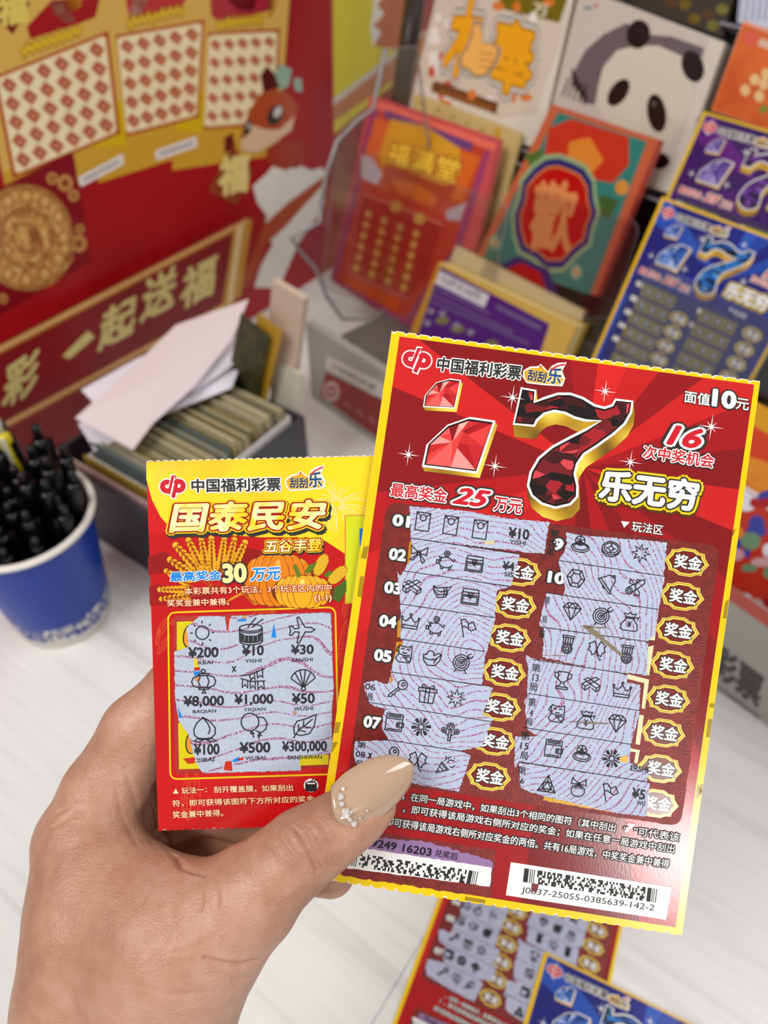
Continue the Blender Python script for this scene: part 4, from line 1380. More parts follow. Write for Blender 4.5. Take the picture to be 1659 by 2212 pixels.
def paper(pts, mt, label):
    """loose slip: outline points with their own heights, slightly raised centre"""
    P = [ground(x, y, z) for x, y, z in pts]
    c = sum(P, Vector()) / len(P)
    n = len(P)
    mids = [(p + c) / 2 + Vector((0, 0, .0012)) for p in P]
    th = Vector((0, 0, -.00025))
    vs = P + mids + [c + Vector((0, 0, .002))]
    vs2 = vs + [v + th for v in vs]
    k = len(vs)
    fs = []
    for i in range(n):
        j = (i + 1) % n
        fs += [(i, j, n + j, n + i), (n + i, n + j, 2 * n)]
        fs += [(k + n + i, k + n + j, k + j, k + i), (k + 2 * n, k + n + j, k + n + i), (i, k + i, k + j, j)]
    o = link_mesh('paper_slip', vs2, fs, mt, smooth=False)
    return tag(o, label, 'paper', 'loose paper slips on the card box')


pm = NT('thin_receipt_paper', .6, .2)
pm.b.inputs['Base Color'].default_value = lin('#e9e6ee')
pm2 = NT('pinkish_receipt_paper', .6, .2)
pm2.b.inputs['Base Color'].default_value = lin('#e2d4d6')
paper([(168, 915, .106), (205, 975, .094), (250, 952, .096), (262, 880, .104)], pm.m, 'lowest white paper slip hanging down at the pen cup end')
paper([(330, 905, .104), (500, 838, .104), (515, 800, .106), (470, 790, .108), (350, 860, .106)], pm.m, 'white paper slip lying lowest over the row of used tickets')
paper([(175, 842, .108), (300, 772, .112), (400, 735, .116), (380, 850, .112), (260, 930, .110)], pm.m, 'white paper slip at the back of the heap beneath the pinkish one')
paper([(400, 805, .113), (505, 730, .116), (537, 762, .113), (487, 800, .111), (415, 850, .110)], pm.m, 'white paper slip with a pointed corner beside the dark olive card')
paper([(162, 903, .115), (300, 780, .120), (380, 702, .127), (537, 646, .132), (500, 735, .123), (420, 835, .116), (330, 915, .112), (287, 972, .106)], pm2.m, 'large pinkish white paper slip lying on top of the heap')

# ------------------------------------------------------------------ paper cup full of pens
CUP = Matrix.Translation((-.246, .3570, 0))
cup = empty('paper_cup', CUP, 'blue paper cup with white rim holding black pens', 'cup')
blue = NT('blue_cup_print', .32, .3)
blue.b.inputs['Base Color'].default_value = lin('#1a3a98')
H_ = .108
R0, R1 = .0345, .0475


def cr(z):
    return R0 + (R1 - R0) * z / H_


cupwhite = mat('#e2ddd4', .5)
g = Geo()
g.lathe([(cr(.026), .026), (cr(.06), .06), (cr(.085), .085), (cr(H_ - .003), H_ - .003)], 64)
g.build('blue_wall', blue.m, cup, smooth=True)
g = Geo()
g.lathe([(cr(0) - .002, .0), (cr(0), .0), (cr(.026), .026)], 64)
g.build('white_base_band', cupwhite, cup, smooth=True)
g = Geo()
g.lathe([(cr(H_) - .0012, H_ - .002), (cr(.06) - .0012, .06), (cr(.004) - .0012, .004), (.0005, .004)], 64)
g.build('inner_wall', mat('#5c5a58', .7), cup, smooth=True)  # white paper inside; the shade among the pens is put into this grey
g = Geo()
pr = [(cr(H_) + .0012 + .0024 * math.cos(t), H_ + .0002 + .0024 * math.sin(t)) for t in [2 * math.pi * i / 12 for i in range(13)]]
g.lathe(pr, 64)
g.build('rolled_rim', mat('#e6dfd6', .45), cup, smooth=True)
# white lettering band near the foot: block strokes wrapped round the wall
r = random.Random(4)
g = Geo()
for k in range(30):
    a0 = -2.9 + k * .12
    z0 = .010
    hh = .016
    cells = [(i, j) for i in range(3) for j in range(4)]
    for (i, j) in cells:
        if r.random() < .62:
            wd = .034
            t0, t1 = a0 + i * .036, a0 + i * .036 + wd
            za, zb = z0 + j * hh / 4, z0 + (j + 1) * hh / 4 * .97 + z0 * .03
            ra, rb = cr(za) + .0003, cr(zb) + .0003
            g.add([(ra * math.cos(t0), ra * math.sin(t0), za), (ra * math.cos(t1), ra * math.sin(t1), za), (rb * math.cos(t1), rb * math.sin(t1), zb), (rb * math.cos(t0), rb * math.sin(t0), zb)], [(0, 1, 2, 3)])
g.build('blue_lettering_band', blue.m, cup)
blk = mat('#070708', .22, .4)
blk2 = mat('#100f10', .3, .4)
tip_m = mat('#6b5a5c', .3, .5)


def make_pen(barrel, endm):
    p = empty('pen', Matrix.Identity(4))
    L_ = .132
    Geo().tube([(0, 0, 0), (0, 0, .012), (0, 0, .016), (0, 0, L_ - .03), (0, 0, L_ - .004), (0, 0, L_)], [.0012, .0042, .0054, .0056, .0056, .0046], 12).build('barrel', barrel, p, smooth=True)
    Geo().tube([(0, 0, L_), (0, 0, L_ + .009), (0, 0, L_ + .011)], [.0032, .0032, .0022], 10).build('push_button', endm, p, smooth=True)
    Geo().box((-.0018, .0052, L_ - .042), (.0018, .0082, L_ - .002)).build('clip', endm, p)
    return p


proto = make_pen(blk, blk2)
protoy = make_pen(mat('#d8c400', .3), mat('#c9c4b0', .25))


def copy_tree(o, parent=None):
    c = o.copy()
    col.objects.link(c)
    if parent is not None:
        c.parent = parent
    for ch in o.children:
        copy_tree(ch, c)
    return c


spots = []
r = random.Random(21)
for ring, n, off in ((.0385, 12, .2), (.0255, 9, .5), (.012, 5, .1), (0.001, 1, 0)):
    for i in range(n):
        t = off + 2 * math.pi * i / n + r.uniform(-.08, .08)
        spots.append((ring, t))
for i, (ring, t) in enumerate(spots):
    o = proto if i == 0 else copy_tree(proto)
    topr = ring * 1.0
    botr = ring * .62
    zb = .0062
    A_ = Vector((botr * math.cos(t - .25), botr * math.sin(t - .25), zb))
    B_ = Vector((topr * math.cos(t), topr * math.sin(t), .104))
    d = (B_ - A_).normalized()
    lift = r.uniform(0, .006)
    if math.sin(t) < -.3 and ring > .03:
        lift *= .2
    M = CUP @ Matrix.Translation(A_ + d * lift) @ d.to_track_quat('Z', 'Y').to_matrix().to_4x4() @ Matrix.Rotation(r.uniform(0, 6.28), 4, 'Z')
    if i == 17:
        bpy.data.objects.remove(o.children[0]) if False else None
    o.matrix_world = M @ Matrix.Scale(.90 + .10 * math.sin(t) * min(1, ring / .03) + r.uniform(-.04, .03), 4)
    tag(o, 'black ballpoint pen standing among others in the blue cup', 'pen', 'black pens in the blue cup')
o = protoy
A_ = Vector((.004, .006, .0062))
B_ = CUP.inverted() @ ground(22, 985, .128)
d = (B_ - A_).normalized()
o.matrix_world = CUP @ Matrix.Translation(A_ + d * .012) @ d.to_track_quat('Z', 'Y').to_matrix().to_4x4()
tag(o, 'single bright yellow pen among the black ones in the cup', 'pen')
# ------------------------------------------------------------------ clear ticket stand on the right
SA = ground(690, 870)
SS = Vector((.677, -.737, 0)).normalized()
SB = Vector((.737, .677, 0)).normalized()
TH = math.radians(21)
SV = SB * math.sin(TH) + Vector((0, 0, 1)) * math.cos(TH)
SN = SS.cross(SV)
SM = frame(SA, SS, SB)                         # x along the front, y backwards, z up
stand = empty('ticket_stand', SM, 'tiered clear and grey ticket stand filled with scratch tickets', 'display stand')
acr = bpy.data.materials.new('clear_acrylic')
acr.use_nodes = True
nt = acr.node_tree
for nd in list(nt.nodes):
    nt.nodes.remove(nd)
out = nt.nodes.new('ShaderNodeOutputMaterial')
mx = nt.nodes.new('ShaderNodeMixShader')
tr = nt.nodes.new('ShaderNodeBsdfTransparent')
tr.inputs[0].default_value = (.95, .953, .957, 1)
gl = nt.nodes.new('ShaderNodeBsdfGlossy')
gl.inputs['Roughness'].default_value = .12
mx.inputs[0].default_value = .07
nt.links.new(tr.outputs[0], mx.inputs[1])
nt.links.new(gl.outputs[0], mx.inputs[2])
nt.links.new(mx.outputs[0], out.inputs[0])
edge = mat('#8c8a8c', .25, .6)
riser = mat('#9b9993', .35, .5)
dark = mat('#2a2522', .5, .4)
RZ = .052
RF = .088
Geo().box((-.012, 0, 0), (.66, .008, RF)).build('front_riser', riser, stand)
Geo().box((-.012, .008, 0), (.0, .34, RZ)).build('side_riser', riser, stand)
Geo().box((-.012, .008, RZ), (.66, .34, RZ + .003)).build('deck', mat('#5f5a56', .3, .5), stand)
# sloping back plate and dividers between the columns


def slope_box(ss0, ss1, v0, v1, off, th):
    g = Geo()
    O = SA + SB * (.05 + off)
    vs = []
    for dn in (0, -th):
        for (s_, v_) in ((ss0, v0), (ss1, v0), (ss1, v1), (ss0, v1)):
            vs.append(SM.inverted() @ (O + SS * s_ + SV * v_ + SN * dn))
    g.add(vs, [(0, 1, 2, 3), (7, 6, 5, 4), (4, 5, 1, 0), (5, 6, 2, 1), (6, 7, 3, 2), (7, 4, 0, 3)])
    return g


slope_box(-.10, .66, .062, .52, .135, .004).build('back_plate', dark, stand)
for s_ in (-.105, .085, .232, .40, .55):
    slope_box(s_, s_ + .006, .062, .50, .098, .030).build('divider', mat('#3a342f', .35, .5), stand)
# signs on the riser


class _Face:
    pass


face = _Face()
face.root = stand
face.k = .75 / FPX
FO = SM @ Vector((0, -.0004, 0))
FMx = frame(FO, SS, (0, 0, 1))
FI = FMx.inverted()
FN = FMx.to_3x3() @ Vector((0, 0, 1))
face.l = lambda x, y: (lambda p: (p.x, p.y))(FI @ hit(x, y, FO, FN))


def fbuild(a, name):
    k = FI
    vs = [SM.inverted() @ (FMx @ Vector(v)) for v in a.v]
    return link_mesh(name, vs, a.f, a.mats, a.fm, stand)


a = Art(face)
a.poly([(703, 803), (960, 930), (930, 1030), (693, 856)], '#8a1512', 1)
a.disc((716, 846), 17, 22, '#c8a8a4', 1.6, 20)
a.disc((716, 846), 11, 14, '#8a1512', 2.0, 16)
a.disc((716, 846), 5, 7, '#c8a8a4', 2.3, 10)
for i in range(6):
    a.stroke([(745 + i * 26, 868 + i * 15.5), (758 + i * 26, 884 + i * 15.5)], 11, '#a8605a', 1.6)
fbuild(a, 'red_sign')
a = Art(face)
a.poly([(706, 768), (960, 890), (930, 905), (800, 850), (703, 795)], '#c9c1bb', 1)
a.text('中国福利彩票', (716, 783), (812, 834), (715, 793), '#5e625c', 1.6, .02)
fbuild(a, 'white_sign')
a = Art(face)
a.text('彩票', (1545, 1385), (1650, 1465), (1535, 1450), '#3c3a38', 1.6, .04)
a.stroke([(1548, 1484), (1640, 1550)], 10, '#7c7a76', 1.6)
fbuild(a, 'base_lettering')
a = Art(face)
a.poly([(1480, 1195), (1800, 1420), (1795, 1452), (1475, 1225)], '#b04a3c', 1)
fbuild(a, 'red_strip')


def stand_sheet(label, off, px, thick, edge_col, group='tickets in the clear stand', name='ticket_pack', cat='ticket pack', n=4):
    O = SA + SB * (.05 + off)
    c = (sum(p[0] for p in px) / len(px), sum(p[1] for p in px) / len(px))
    P = hit(*c, O, SN)
    sh = Sheet(name, P, SS, SV, label, cat, group)
    zmin = RZ + .0045
    pts = [(x, max(y, (zmin - P.z) / math.cos(TH))) for x, y in (sh.l(*p) for p in px)]
    O2 = SA + SB * (.05 + off)
    vb = (P - O2).dot(SV) + min(p[1] for p in pts)
    ub = (P - O2).dot(SS)
    if P.z + min(p[1] for p in pts) * math.cos(TH) > zmin + .004:
        ledge(ub + min(p[0] for p in pts), ub + max(p[0] for p in pts), vb, off)
    t = thick / n
    for i in range(n):
        sc = 1 - .004 * (i % 2)
        Geo().prism([(x * sc, y * sc) for x, y in pts], -t * (i + .92), -t * i).build('ticket_sheet', mat(edge_col[i % len(edge_col)], .5), sh.root)
    return sh


def ledge(u0, u1, v, off):
    """clear shelf strip that carries a pack, running back to the plate"""
    O = SA + SB * (.05 + off)
    g = slope_box(u0, u1, v - .0022, v - .0002, off - .006, (.135 - off + .006) * math.cos(TH) - .0002)
    g.fm = [1, 1, 0, 1, 0, 1]
    g.build('clear_ledge', [acr, edge], stand)


# top row
t = stand_sheet('dark brown and gold ticket pack in the topmost row of the stand', .105, [(1270, -140), (1600, -60), (1560, 80), (1230, -30)], .004, ['#2c2114', '#4a3a24'], n=2)
a = Art(t)
for i, (x, y) in enumerate(((1480, 10), (1530, 30), (1560, 20), (1500, 40), (1450, 5), (1540, 55))):
    a.disc((x, y), 14, 12, ('#6e5a16', '#5a3a1c', '#77702c')[i % 3], 1 + i * .1, 10)
a.stroke([(1380, 26), (1570, 92)], 4, '#4c5654', 2)
a.build('dark_picture')
t = stand_sheet('white and blue striped ticket pack at the top right corner of the stand', .105, [(1600, -40), (1800, 20), (1790, 90), (1592, 48)], .004, ['#c9ccd8'], n=2)
a = Art(t)
for i in range(5):
    a.stroke([(1604 + i * 14, -30), (1596 + i * 14, 44)], 4, '#8c94b8', 1)
a.build('stripe_print')
# second row from the top: thumbs-up, panda, orange
cJ = crop(840, 0, 2.0256)
t = stand_sheet('thumbs-up ticket pack with big golden character, left of the panda pack', .06, [(948, -30), (1242, -20), (1165, 320), (880, 250)], .006, ['#d8cfc0', '#c9a24a'])
a = Art(t, cJ)
a.poly([(210, -40), (790, -30), (770, 130), (640, 500), (480, 520), (130, 360)], '#cfc3b0', 1)
a.poly([(460, -60), (800, -60), (745, 100), (500, 40)], '#6e6410', 1.5)
a.text('万', (632, 10), (700, 25), (624, 60), '#d8d0b0', 2.2, .03)
r = random.Random(9)
for i in range(34):
    x, y = r.uniform(150, 720), r.uniform(10, 480)
    if x < 130 + y * .05 or (270 < x < 620 and 40 < y < 400):
        continue
    a.disc((x, y), r.uniform(14, 30), r.uniform(14, 30), r.choice(('#e8e2d8', '#d8772c', '#e0c820', '#e6e0d6', '#c8442c')), 1.8 + .03 * i, 9)
a.build('confetti_print')
a = Art(t, cJ)
og_ = [(.03, '#8a6420'), (.075, '#d6d0c6'), (.11, '#8c8880')]
a.text('木', (300, 0), (428, 8), (232, 318), '#eda514', 6, .05, og_)
a.text('奉', (470, 78), (655, 128), (425, 372), '#eda514', 6, .04, og_)
a.build('golden_character')
a = Art(t, cJ)
for kx, (ink, off) in enumerate((('#9a958c', 16), ('#7a4c14', 5), ('#f0b45c', 0))):
    pts = [(375, 105), (400, 110), (410, 150), (412, 190), (450, 195), (478, 215), (470, 250), (450, 290), (420, 325), (380, 330), (350, 300), (320, 290), (318, 250), (345, 215), (365, 160)]
    cx, cy = 395, 230
    a.poly([(cx + (x - cx) * (1 + off / 80), cy + (y - cy) * (1 + off / 110)) for x, y in pts], ink, 8 + kx * .5)
for y in (232, 262, 292):
    a.stroke([(398, y - 4), (458, y + 8)], 2, '#9a5c14', 10)
a.build('thumb_picture')
a = Art(t, cJ)
a.poly([(190, 362), (210, 355), (480, 450), (470, 500), (185, 400)], '#6a3a14', 2.6)
for i in range(9):
    a.stroke([(238 + i * 25, 394 + i * 8.5), (232 + i * 25, 418 + i * 8.5)], 7, '#a8682a', 3)
a.build('slogan_band')
t2 = stand_sheet('pale gold ticket pack edge beneath the thumbs-up pack', .052, [(895, 200), (1080, 268), (1128, 288), (1060, 560), (860, 420)], .003, ['#c9b070', '#d8c27c'], n=2)
a = Art(t2, cJ)
for i in range(5):
    a.disc((150 + i * 65, 455 + i * 28), 12, 10, '#a8924a', 1, 8)
a.stroke([(480, 560), (400, 960)], 14, '#c09a1c', 1.2)
a.build('dot_row_print')
t = stand_sheet('ticket pack with a black and white panda face in the upper row', .06, [(1254, -28), (1566, 92), (1452, 420), (1176, 330)], .012, ['#cfc4b8', '#a89e94'])
a = Art(t, cJ)
a.poly([(840, -60), (1405, 170), (1240, 760), (690, 560)], '#c6bab0', 1)
a.poly([(940, 150), (1040, 100), (1120, 150), (1240, 160), (1380, 210), (1370, 250), (1220, 240), (1150, 200), (1000, 230), (930, 320), (900, 460), (850, 450), (800, 330), (860, 220)], '#6a5c60', 1.4)
a.build('panda_ground')
a = Art(t, cJ)
W_ = '#cfc6b4'
a.poly([(1000, 220), (1080, 200), (1180, 200), (1270, 240), (1330, 330), (1330, 450), (1270, 560), (1200, 660), (1080, 620), (960, 540), (915, 470), (915, 380), (940, 290)], W_, 1.8)
K_ = '#1c1412'
a.disc((1092, 150), 52, 64, K_, 2.4, 18, .2)
a.disc((1330, 290), 48, 72, K_, 2.4, 18, -.3)
a.disc((1005, 405), 38, 68, K_, 2.4, 16, .6)
a.disc((1172, 495), 42, 85, K_, 2.4, 16, -.15)
a.disc((1160, 455), 12, 12, '#5a5052', 2.8, 10)
a.disc((1185, 705), 45, 35, K_, 2.4, 14)
for i in range(5):
    a.stroke([(790 + i * 18, 340 + i * 8), (760 + i * 24, 420 + i * 10)], 5, '#2c2426', 2.4)
    a.stroke([(800, 300 + i * 16), (870, 440)], 4, '#3a3034', 2.5)
a.build('panda_picture')
a = Art(t, cJ)
a.disc((905, 25), 10, 12, '#c87880', 2.4, 8)
a.disc((870, 35), 20, 10, '#7a9a90', 2.4, 8)
a.build('small_logo')
t = stand_sheet('orange ticket pack with pale blossoms at the right edge', .06, [(1606, 44), (1840, 130), (1800, 330), (1535, 238)], .008, ['#e0906c', '#d2b49c'])
a = Art(t)
orp = NT('orange_print', .4)
nz = orp.n('ShaderNodeTexNoise')
nz.inputs['Scale'].default_value = 40.0
orp.l(orp.coords(), nz.inputs['Vector'])
orp.base(orp.ramp(nz.outputs[0], [(.35, '#c44e0c'), (.65, '#d9661a')]))
a.poly([(1606, 52), (1840, 138), (1800, 330), (1537, 236)], orp.m, 1)
for i, (x, y) in enumerate(((1610, 195), (1630, 172), (1650, 182), (1640, 208), (1655, 160))):
    a.disc((x, y), 11, 13, '#e6bc84', 1.5 + i * .05, 10)
a.poly([(1640, 232), (1655, 225), (1659, 240), (1640, 245)], '#7a8a30', 1.8)
a.disc((1620, 83), 17, 16, '#dc5c48', 1.8, 10)
a.stroke([(1640, 90), (1700, 112)], 14, '#d8b49c', 1.7)
a.build('blossom_print')
# middle row: full-house ticket, joy ticket, purple seven
cK = crop(620, 160, 2.6758)
t = stand_sheet('orange and red ticket pack in the clear pocket at the left of the stand', .03, [(800, 205), (1078, 300), (1005, 640), (955, 810), (700, 660)], .008, ['#c8484e', '#d87a68'])
a = Art(t, cK)
a.poly([(495, 180), (1195, 385), (1010, 1000), (690, 1480), (250, 1190)], '#9a3a6a', 1)
a.poly([(530, 215), (1150, 420), (960, 1010), (680, 1420), (290, 1190)], '#c03a24', 1.3)
a.poly([(505, 150), (1215, 400), (1200, 450), (495, 195)], '#e86a58', 1.6)
a.poly([(570, 205), (1080, 400), (1065, 450), (560, 250)], '#6a3a78', 1.9)
a.build('purple_edge_print')
a = Art(t, cK)
a.poly([(510, 250), (1120, 480), (1010, 740), (420, 560)], '#d9621c', 2.2)
a.poly([(600, 260), (800, 300), (1000, 430), (1010, 560), (900, 700), (560, 560), (530, 480)], '#d99a20', 2.5)
a.poly([(560, 520), (700, 560), (900, 640), (980, 640), (940, 720), (850, 780), (620, 680), (560, 620)], '#b8301c', 2.8)
a.poly([(600, 600), (760, 640), (870, 720), (840, 770), (640, 690)], '#d8641c', 3.1)
a.text('福满堂', (600, 385), (1010, 500), (570, 510), '#f4c93c', 4.4, .025, [(.06, '#93260f')])
a.poly([(430, 470), (490, 480), (550, 580), (520, 640), (430, 600)], '#c9c0cc', 3)
a.poly([(920, 790), (1040, 740), (1000, 850), (920, 840)], '#b8a8b0', 3)
a.build('full_house_title')
a = Art(t, cK)
a.poly([(440, 690), (900, 870), (800, 1180), (700, 1290), (360, 1140)], '#a8261a', 2.4)
a.stroke([(440, 690), (900, 870)], 4, '#d87a5c', 2.7)
a.stroke([(430, 690), (350, 1150), (700, 1300)], 3, '#c86a7a', 2.7)
a.build('red_play_field')
a = Art(t, cK)
for j in range(6):
    for i in range(4):
        x, y = 470 + i * 92 - j * 14 + (46 if j % 2 else 0) * 0, 810 + j * 62 + i * 38
        if x > 880:
            continue
        a.disc((x, y), 25, 29, '#b8652c', 3, 10)
        a.disc((x, y), 15, 18, '#d8a850', 3.4, 10)
for (x, y) in ((630, 765), (765, 835)):
    a.disc((x, y), 34, 36, '#cf9a48', 3.2, 10)
a.build('gold_coin_symbols')
a = Art(t, cK)
a.poly([(380, 1180), (660, 1310), (640, 1370), (370, 1230)], '#d2440c', 2.6)
a.poly([(530, 1380), (640, 1430), (640, 1470), (520, 1420)], '#bcb0a4', 2.8)
a.build('orange_label')
t = stand_sheet('green-blue ticket pack with a red cloud plaque and gold character', .03, [(1192, 225), (1424, 302), (1290, 640), (1030, 560)], .010, ['#c03a30', '#d2604c', '#b8523c'])
a = Art(t, cJ)
a.poly([(715, 458), (1180, 612), (905, 1290), (380, 1120)], '#c0603c', 1)
a.poly([(740, 490), (1130, 620), (880, 1290), (410, 1130)], '#2c7a70', 1.3)
a.poly([(700, 560), (800, 520), (1050, 600), (1050, 720), (980, 800), (760, 760), (680, 680)], '#c2321c', 1.6)
a.poly([(790, 620), (880, 600), (940, 700), (870, 780), (780, 700)], '#d8822c', 1.9)
a.poly([(590, 680), (680, 650), (640, 760)], '#4a6a2c', 1.9)
a.poly([(930, 850), (1010, 880), (960, 960), (900, 920)], '#3a5a2a', 1.9)
a.disc((1020, 820), 30, 34, '#d08a3a', 2.1, 12)
for (x, y) in ((465, 1060), (820, 1190)):
    a.disc((x, y), 26, 34, '#7aa48c', 2.0, 14)
    a.disc((x, y), 15, 18, '#d09a5c', 2.3, 10)
a.build('cloud_pattern_print')
a = Art(t, cJ)
cloud = [(745, 700), (800, 720), (850, 745), (885, 800), (890, 870), (905, 930), (880, 1000), (870, 1060), (820, 1100), (760, 1165), (690, 1165), (640, 1120), (580, 1090), (560, 1020), (555, 940), (580, 870), (590, 800), (640, 740), (690, 705)]
for i, (ink, m) in enumerate((('#8fa878', 1.12), ('#23286a', 1.03), ('#c8763c', .90), ('#b80f0c', .85))):
    cx, cy = 728, 935
    a.poly([(cx + (x - cx) * m, cy + (y - cy) * m) for x, y in cloud], ink, 2.8 + i * .3)
a.poly([(480, 1165), (560, 1120), (700, 1180), (740, 1290), (440, 1290)], '#23286a', 3.0)
a.poly([(500, 1180), (580, 1150), (660, 1190), (700, 1290), (460, 1290)], '#b80f0c', 3.3)
a.build('red_cloud_plaque')
a = Art(t, cJ)
a.text('歡', (645, 800), (830, 800), (610, 1090), '#d88a50', 4.5, .035)
a.build('joy_character')
# purple and blue seven tickets
for lab, off, palname, tl, wmm in (('purple ticket pack with a big 7 standing behind the blue one', .022, 'purple', (1520, 240), .117), ('deep blue ticket pack with a big 7 and yellow edge on the stand', .0, 'blue', (1430, 425), .117)):
    O = SA + SB * (.05 + off)
    P = hit(*tl, O, SN)
    sc = wmm / .1016
    ctr = P + SS * wmm / 2 - SV * (.1524 * sc / 2)
    mp = (lambda k: (lambda x, y: tuple(c * k for c in red_l(x, y))))(sc)
    sh = Sheet('ticket_pack', ctr, SS, SV, lab, 'ticket pack', 'tickets in the clear stand', mp)
    sh.k = .21 / FPX * sc
    ledge((ctr - O).dot(SS) - wmm / 2, (ctr - O).dot(SS) + wmm / 2, (ctr - O).dot(SV) - .0762 * sc, off)
    seven_ticket(sh, palname, sc, full=False, opened=False, pack=4)
    a = Art(sh)
    for i in range(8):
        for j, x0 in enumerate((890, 1215)):
            dx, dy = -10.5 * i, 73 * i
            y0 = 1115 + (45 if j else 0)
            a.poly([(x0 + dx, y0 + dy), (x0 + 190 + dx, y0 + 27 + dy), (x0 + 182 + dx, y0 + 85 + dy), (x0 - 8 + dx, y0 + 58 + dy)], '#7c7648' if palname == 'blue' else '#8a8440', 6.5)
            for k in range(3):
                a.disc((x0 + 35 + k * 60 + dx, y0 + 35 + k * 8 + dy), 16, 15, '#3a4470', 7, 8)
                a.disc((x0 + 35 + k * 60 + dx, y0 + 33 + k * 8 + dy), 8, 8, '#c0c4cc', 7.4, 6)
    a.build('unscratched_fields')
# purple backs, a thick reversed bundle in front
t = stand_sheet('thick bundle of purple tickets turned back to front, above the held ticket', -.004, [(948, 566), (1246, 705), (1180, 860), (890, 720)], .020, ['#c9a24a', '#e8dcae', '#d8c070', '#b8902c'], n=5)
cL = crop(880, 500, 3.95)
a = Art(t, cL)
a.poly([(255, 285), (1215, 790), (1080, 1200), (40, 900)], '#4c2270', 1)
a.poly([(255, 285), (285, 300), (80, 900), (20, 880)], '#b8862a', 1.4)
a.build('purple_back_print')
a = Art(t, cL)
a.poly([(280, 335), (700, 545), (655, 650), (235, 440)], '#cdc8cc', 1.6)
TLb, TRb, BLb = (310, 365), (640, 530), (285, 425)
barcode(a, TLb, TRb, BLb, 30, 2, mat('#8a868c'), 2, 5)
a.build('barcode_label')
a = Art(t, cL)
for (x0, y0, x1, y1) in ((210, 470, 700, 700), (200, 530, 900, 860), (180, 580, 1040, 960), (760, 640, 1140, 830)):
    a.stroke([(x0, y0), (x1, y1)], 5 if x0 < 700 else 9, '#6a5880', 1.6)
for (x, y) in ((200, 680), (170, 780), (300, 700), (420, 800), (540, 860)):
    a.disc((x, y), 30, 26, '#8c8498', 2, 10)
for (x, y) in ((300, 760), (430, 830), (720, 960)):
    a.disc((x, y), 60, 34, '#7a7448', 1.8, 10)
a.build('faint_back_lettering')
# second bundle edge behind it
t = stand_sheet('cream-edged reversed ticket bundle just behind the purple one', .020, [(985, 530), (1262, 672), (1200, 850), (920, 700)], .006, ['#dcc99a', '#3a2c50', '#c9a860'], n=3)
# colourful low pack at the right edge
t = stand_sheet('colourful red and orange ticket pack low at the right edge of the stand', -.050, [(1480, 985), (1800, 1180), (1760, 1440), (1440, 1215)], .012, ['#d8dce6', '#8c90b8', '#e0e0e8'])
a = Art(t)
a.poly([(1480, 992), (1800, 1187), (1760, 1440), (1440, 1215)], '#b8301c', 1)
r = random.Random(15)
for i in range(60):
    a.disc((r.uniform(1490, 1700), r.uniform(1060, 1330)), r.uniform(8, 26), r.uniform(8, 22), r.choice(('#c2261c', '#3a3f96', '#e0851c', '#d8d8e0', '#c89aa0', '#a01818', '#6a8c6a')), 1.4 + i * .04, 9)
a.build('colourful_print')
t = stand_sheet('yellow and orange ticket pack low behind the blue one', -.034, [(1500, 850), (1850, 1040), (1800, 1330), (1450, 1130)], .008, ['#d8851c', '#b8301c'])
a = Art(t)
a.poly([(1560, 880), (1700, 950), (1690, 1010), (1540, 960)], '#c8401c', 1)
a.poly([(1600, 850), (1750, 930), (1740, 980), (1590, 900)], '#d2951c', 1.4)
a.build('orange_print')

# clear pockets: thin front sheets standing off the tickets
for (px, off) in (([(728, 300), (1098, 440), (1040, 760), (690, 640)], .012), ([(1120, 395), (1385, 480), (1270, 860), (990, 720)], .016), ([(1400, 560), (1800, 760), (1700, 1250), (1300, 1000)], -.018)):
    O = SA + SB * (.05 + off)
    M = frame(hit(*px[0], O, SN), SS, SV)
    inv = M.inverted()
    pts = []
    for p in px:
        q_ = inv @ hit(*p, O, SN)
        pts.append((q_.x, max(q_.y, (RZ + .005 - M.translation.z) / math.cos(TH))))
    g = Geo().prism(rounded(pts, .012), -.0015, 0, 0, 1)
    vs = [SM.inverted() @ (M @ v) for v in g.v]
    link_mesh('clear_pocket_front', vs, g.f, [acr, edge], g.fm, stand)
# clear shaped end panel on the left with a visible polished edge
EO = SA - SS * .014
EM = frame(EO, SB, (0, 0, 1))
EI = EM.inverted()
EN = EM.to_3x3() @ Vector((0, 0, 1))
opx = [(832, 105), (806, 235), (770, 262), (728, 305), (706, 370), (694, 430), (690, 480), (655, 500), (628, 515), (650, 545), (682, 580), (705, 640), (740, 690), (790, 735), (850, 775), (930, 800), (960, 640), (900, 100)]
pts = []
for p in opx:
    q_ = EI @ hit(*p, EO, EN)
    pts.append((q_.x, max(q_.y, RZ + .0055)))
g = Geo().prism(pts, -.0015, .0015, 0, 1)
vs = [SM.inverted() @ (EM @ v) for v in g.v]
link_mesh('clear_end_panel', vs, g.f, [acr, edge], g.fm, stand)
g = Geo().tube([SM.inverted() @ (EM @ Vector((p[0], p[1], 0))) for p in pts[:16]], .0017, 6)
g.build('polished_edge', edge, stand, smooth=True)
o = Geo().tube([SM.inverted() @ hit(905, -60, SA + SB * .2, SN), SM.inverted() @ hit(862, 240, SA + SB * .2, SN)], .011, 10).build('rear_post', mat('#3c2f2a', .4), stand, smooth=True)
# riveted screw on the deck
Geo().lathe([(.0045, 0), (.0042, .0015), (.002, .0024), (.0001, .0026)], 14).build('deck_screw', mat('#b8b6b4', .2, .6, 1.0), stand, smooth=True).matrix_local = Matrix.Translation(SM.inverted() @ ground(755, 745, RZ + .003))

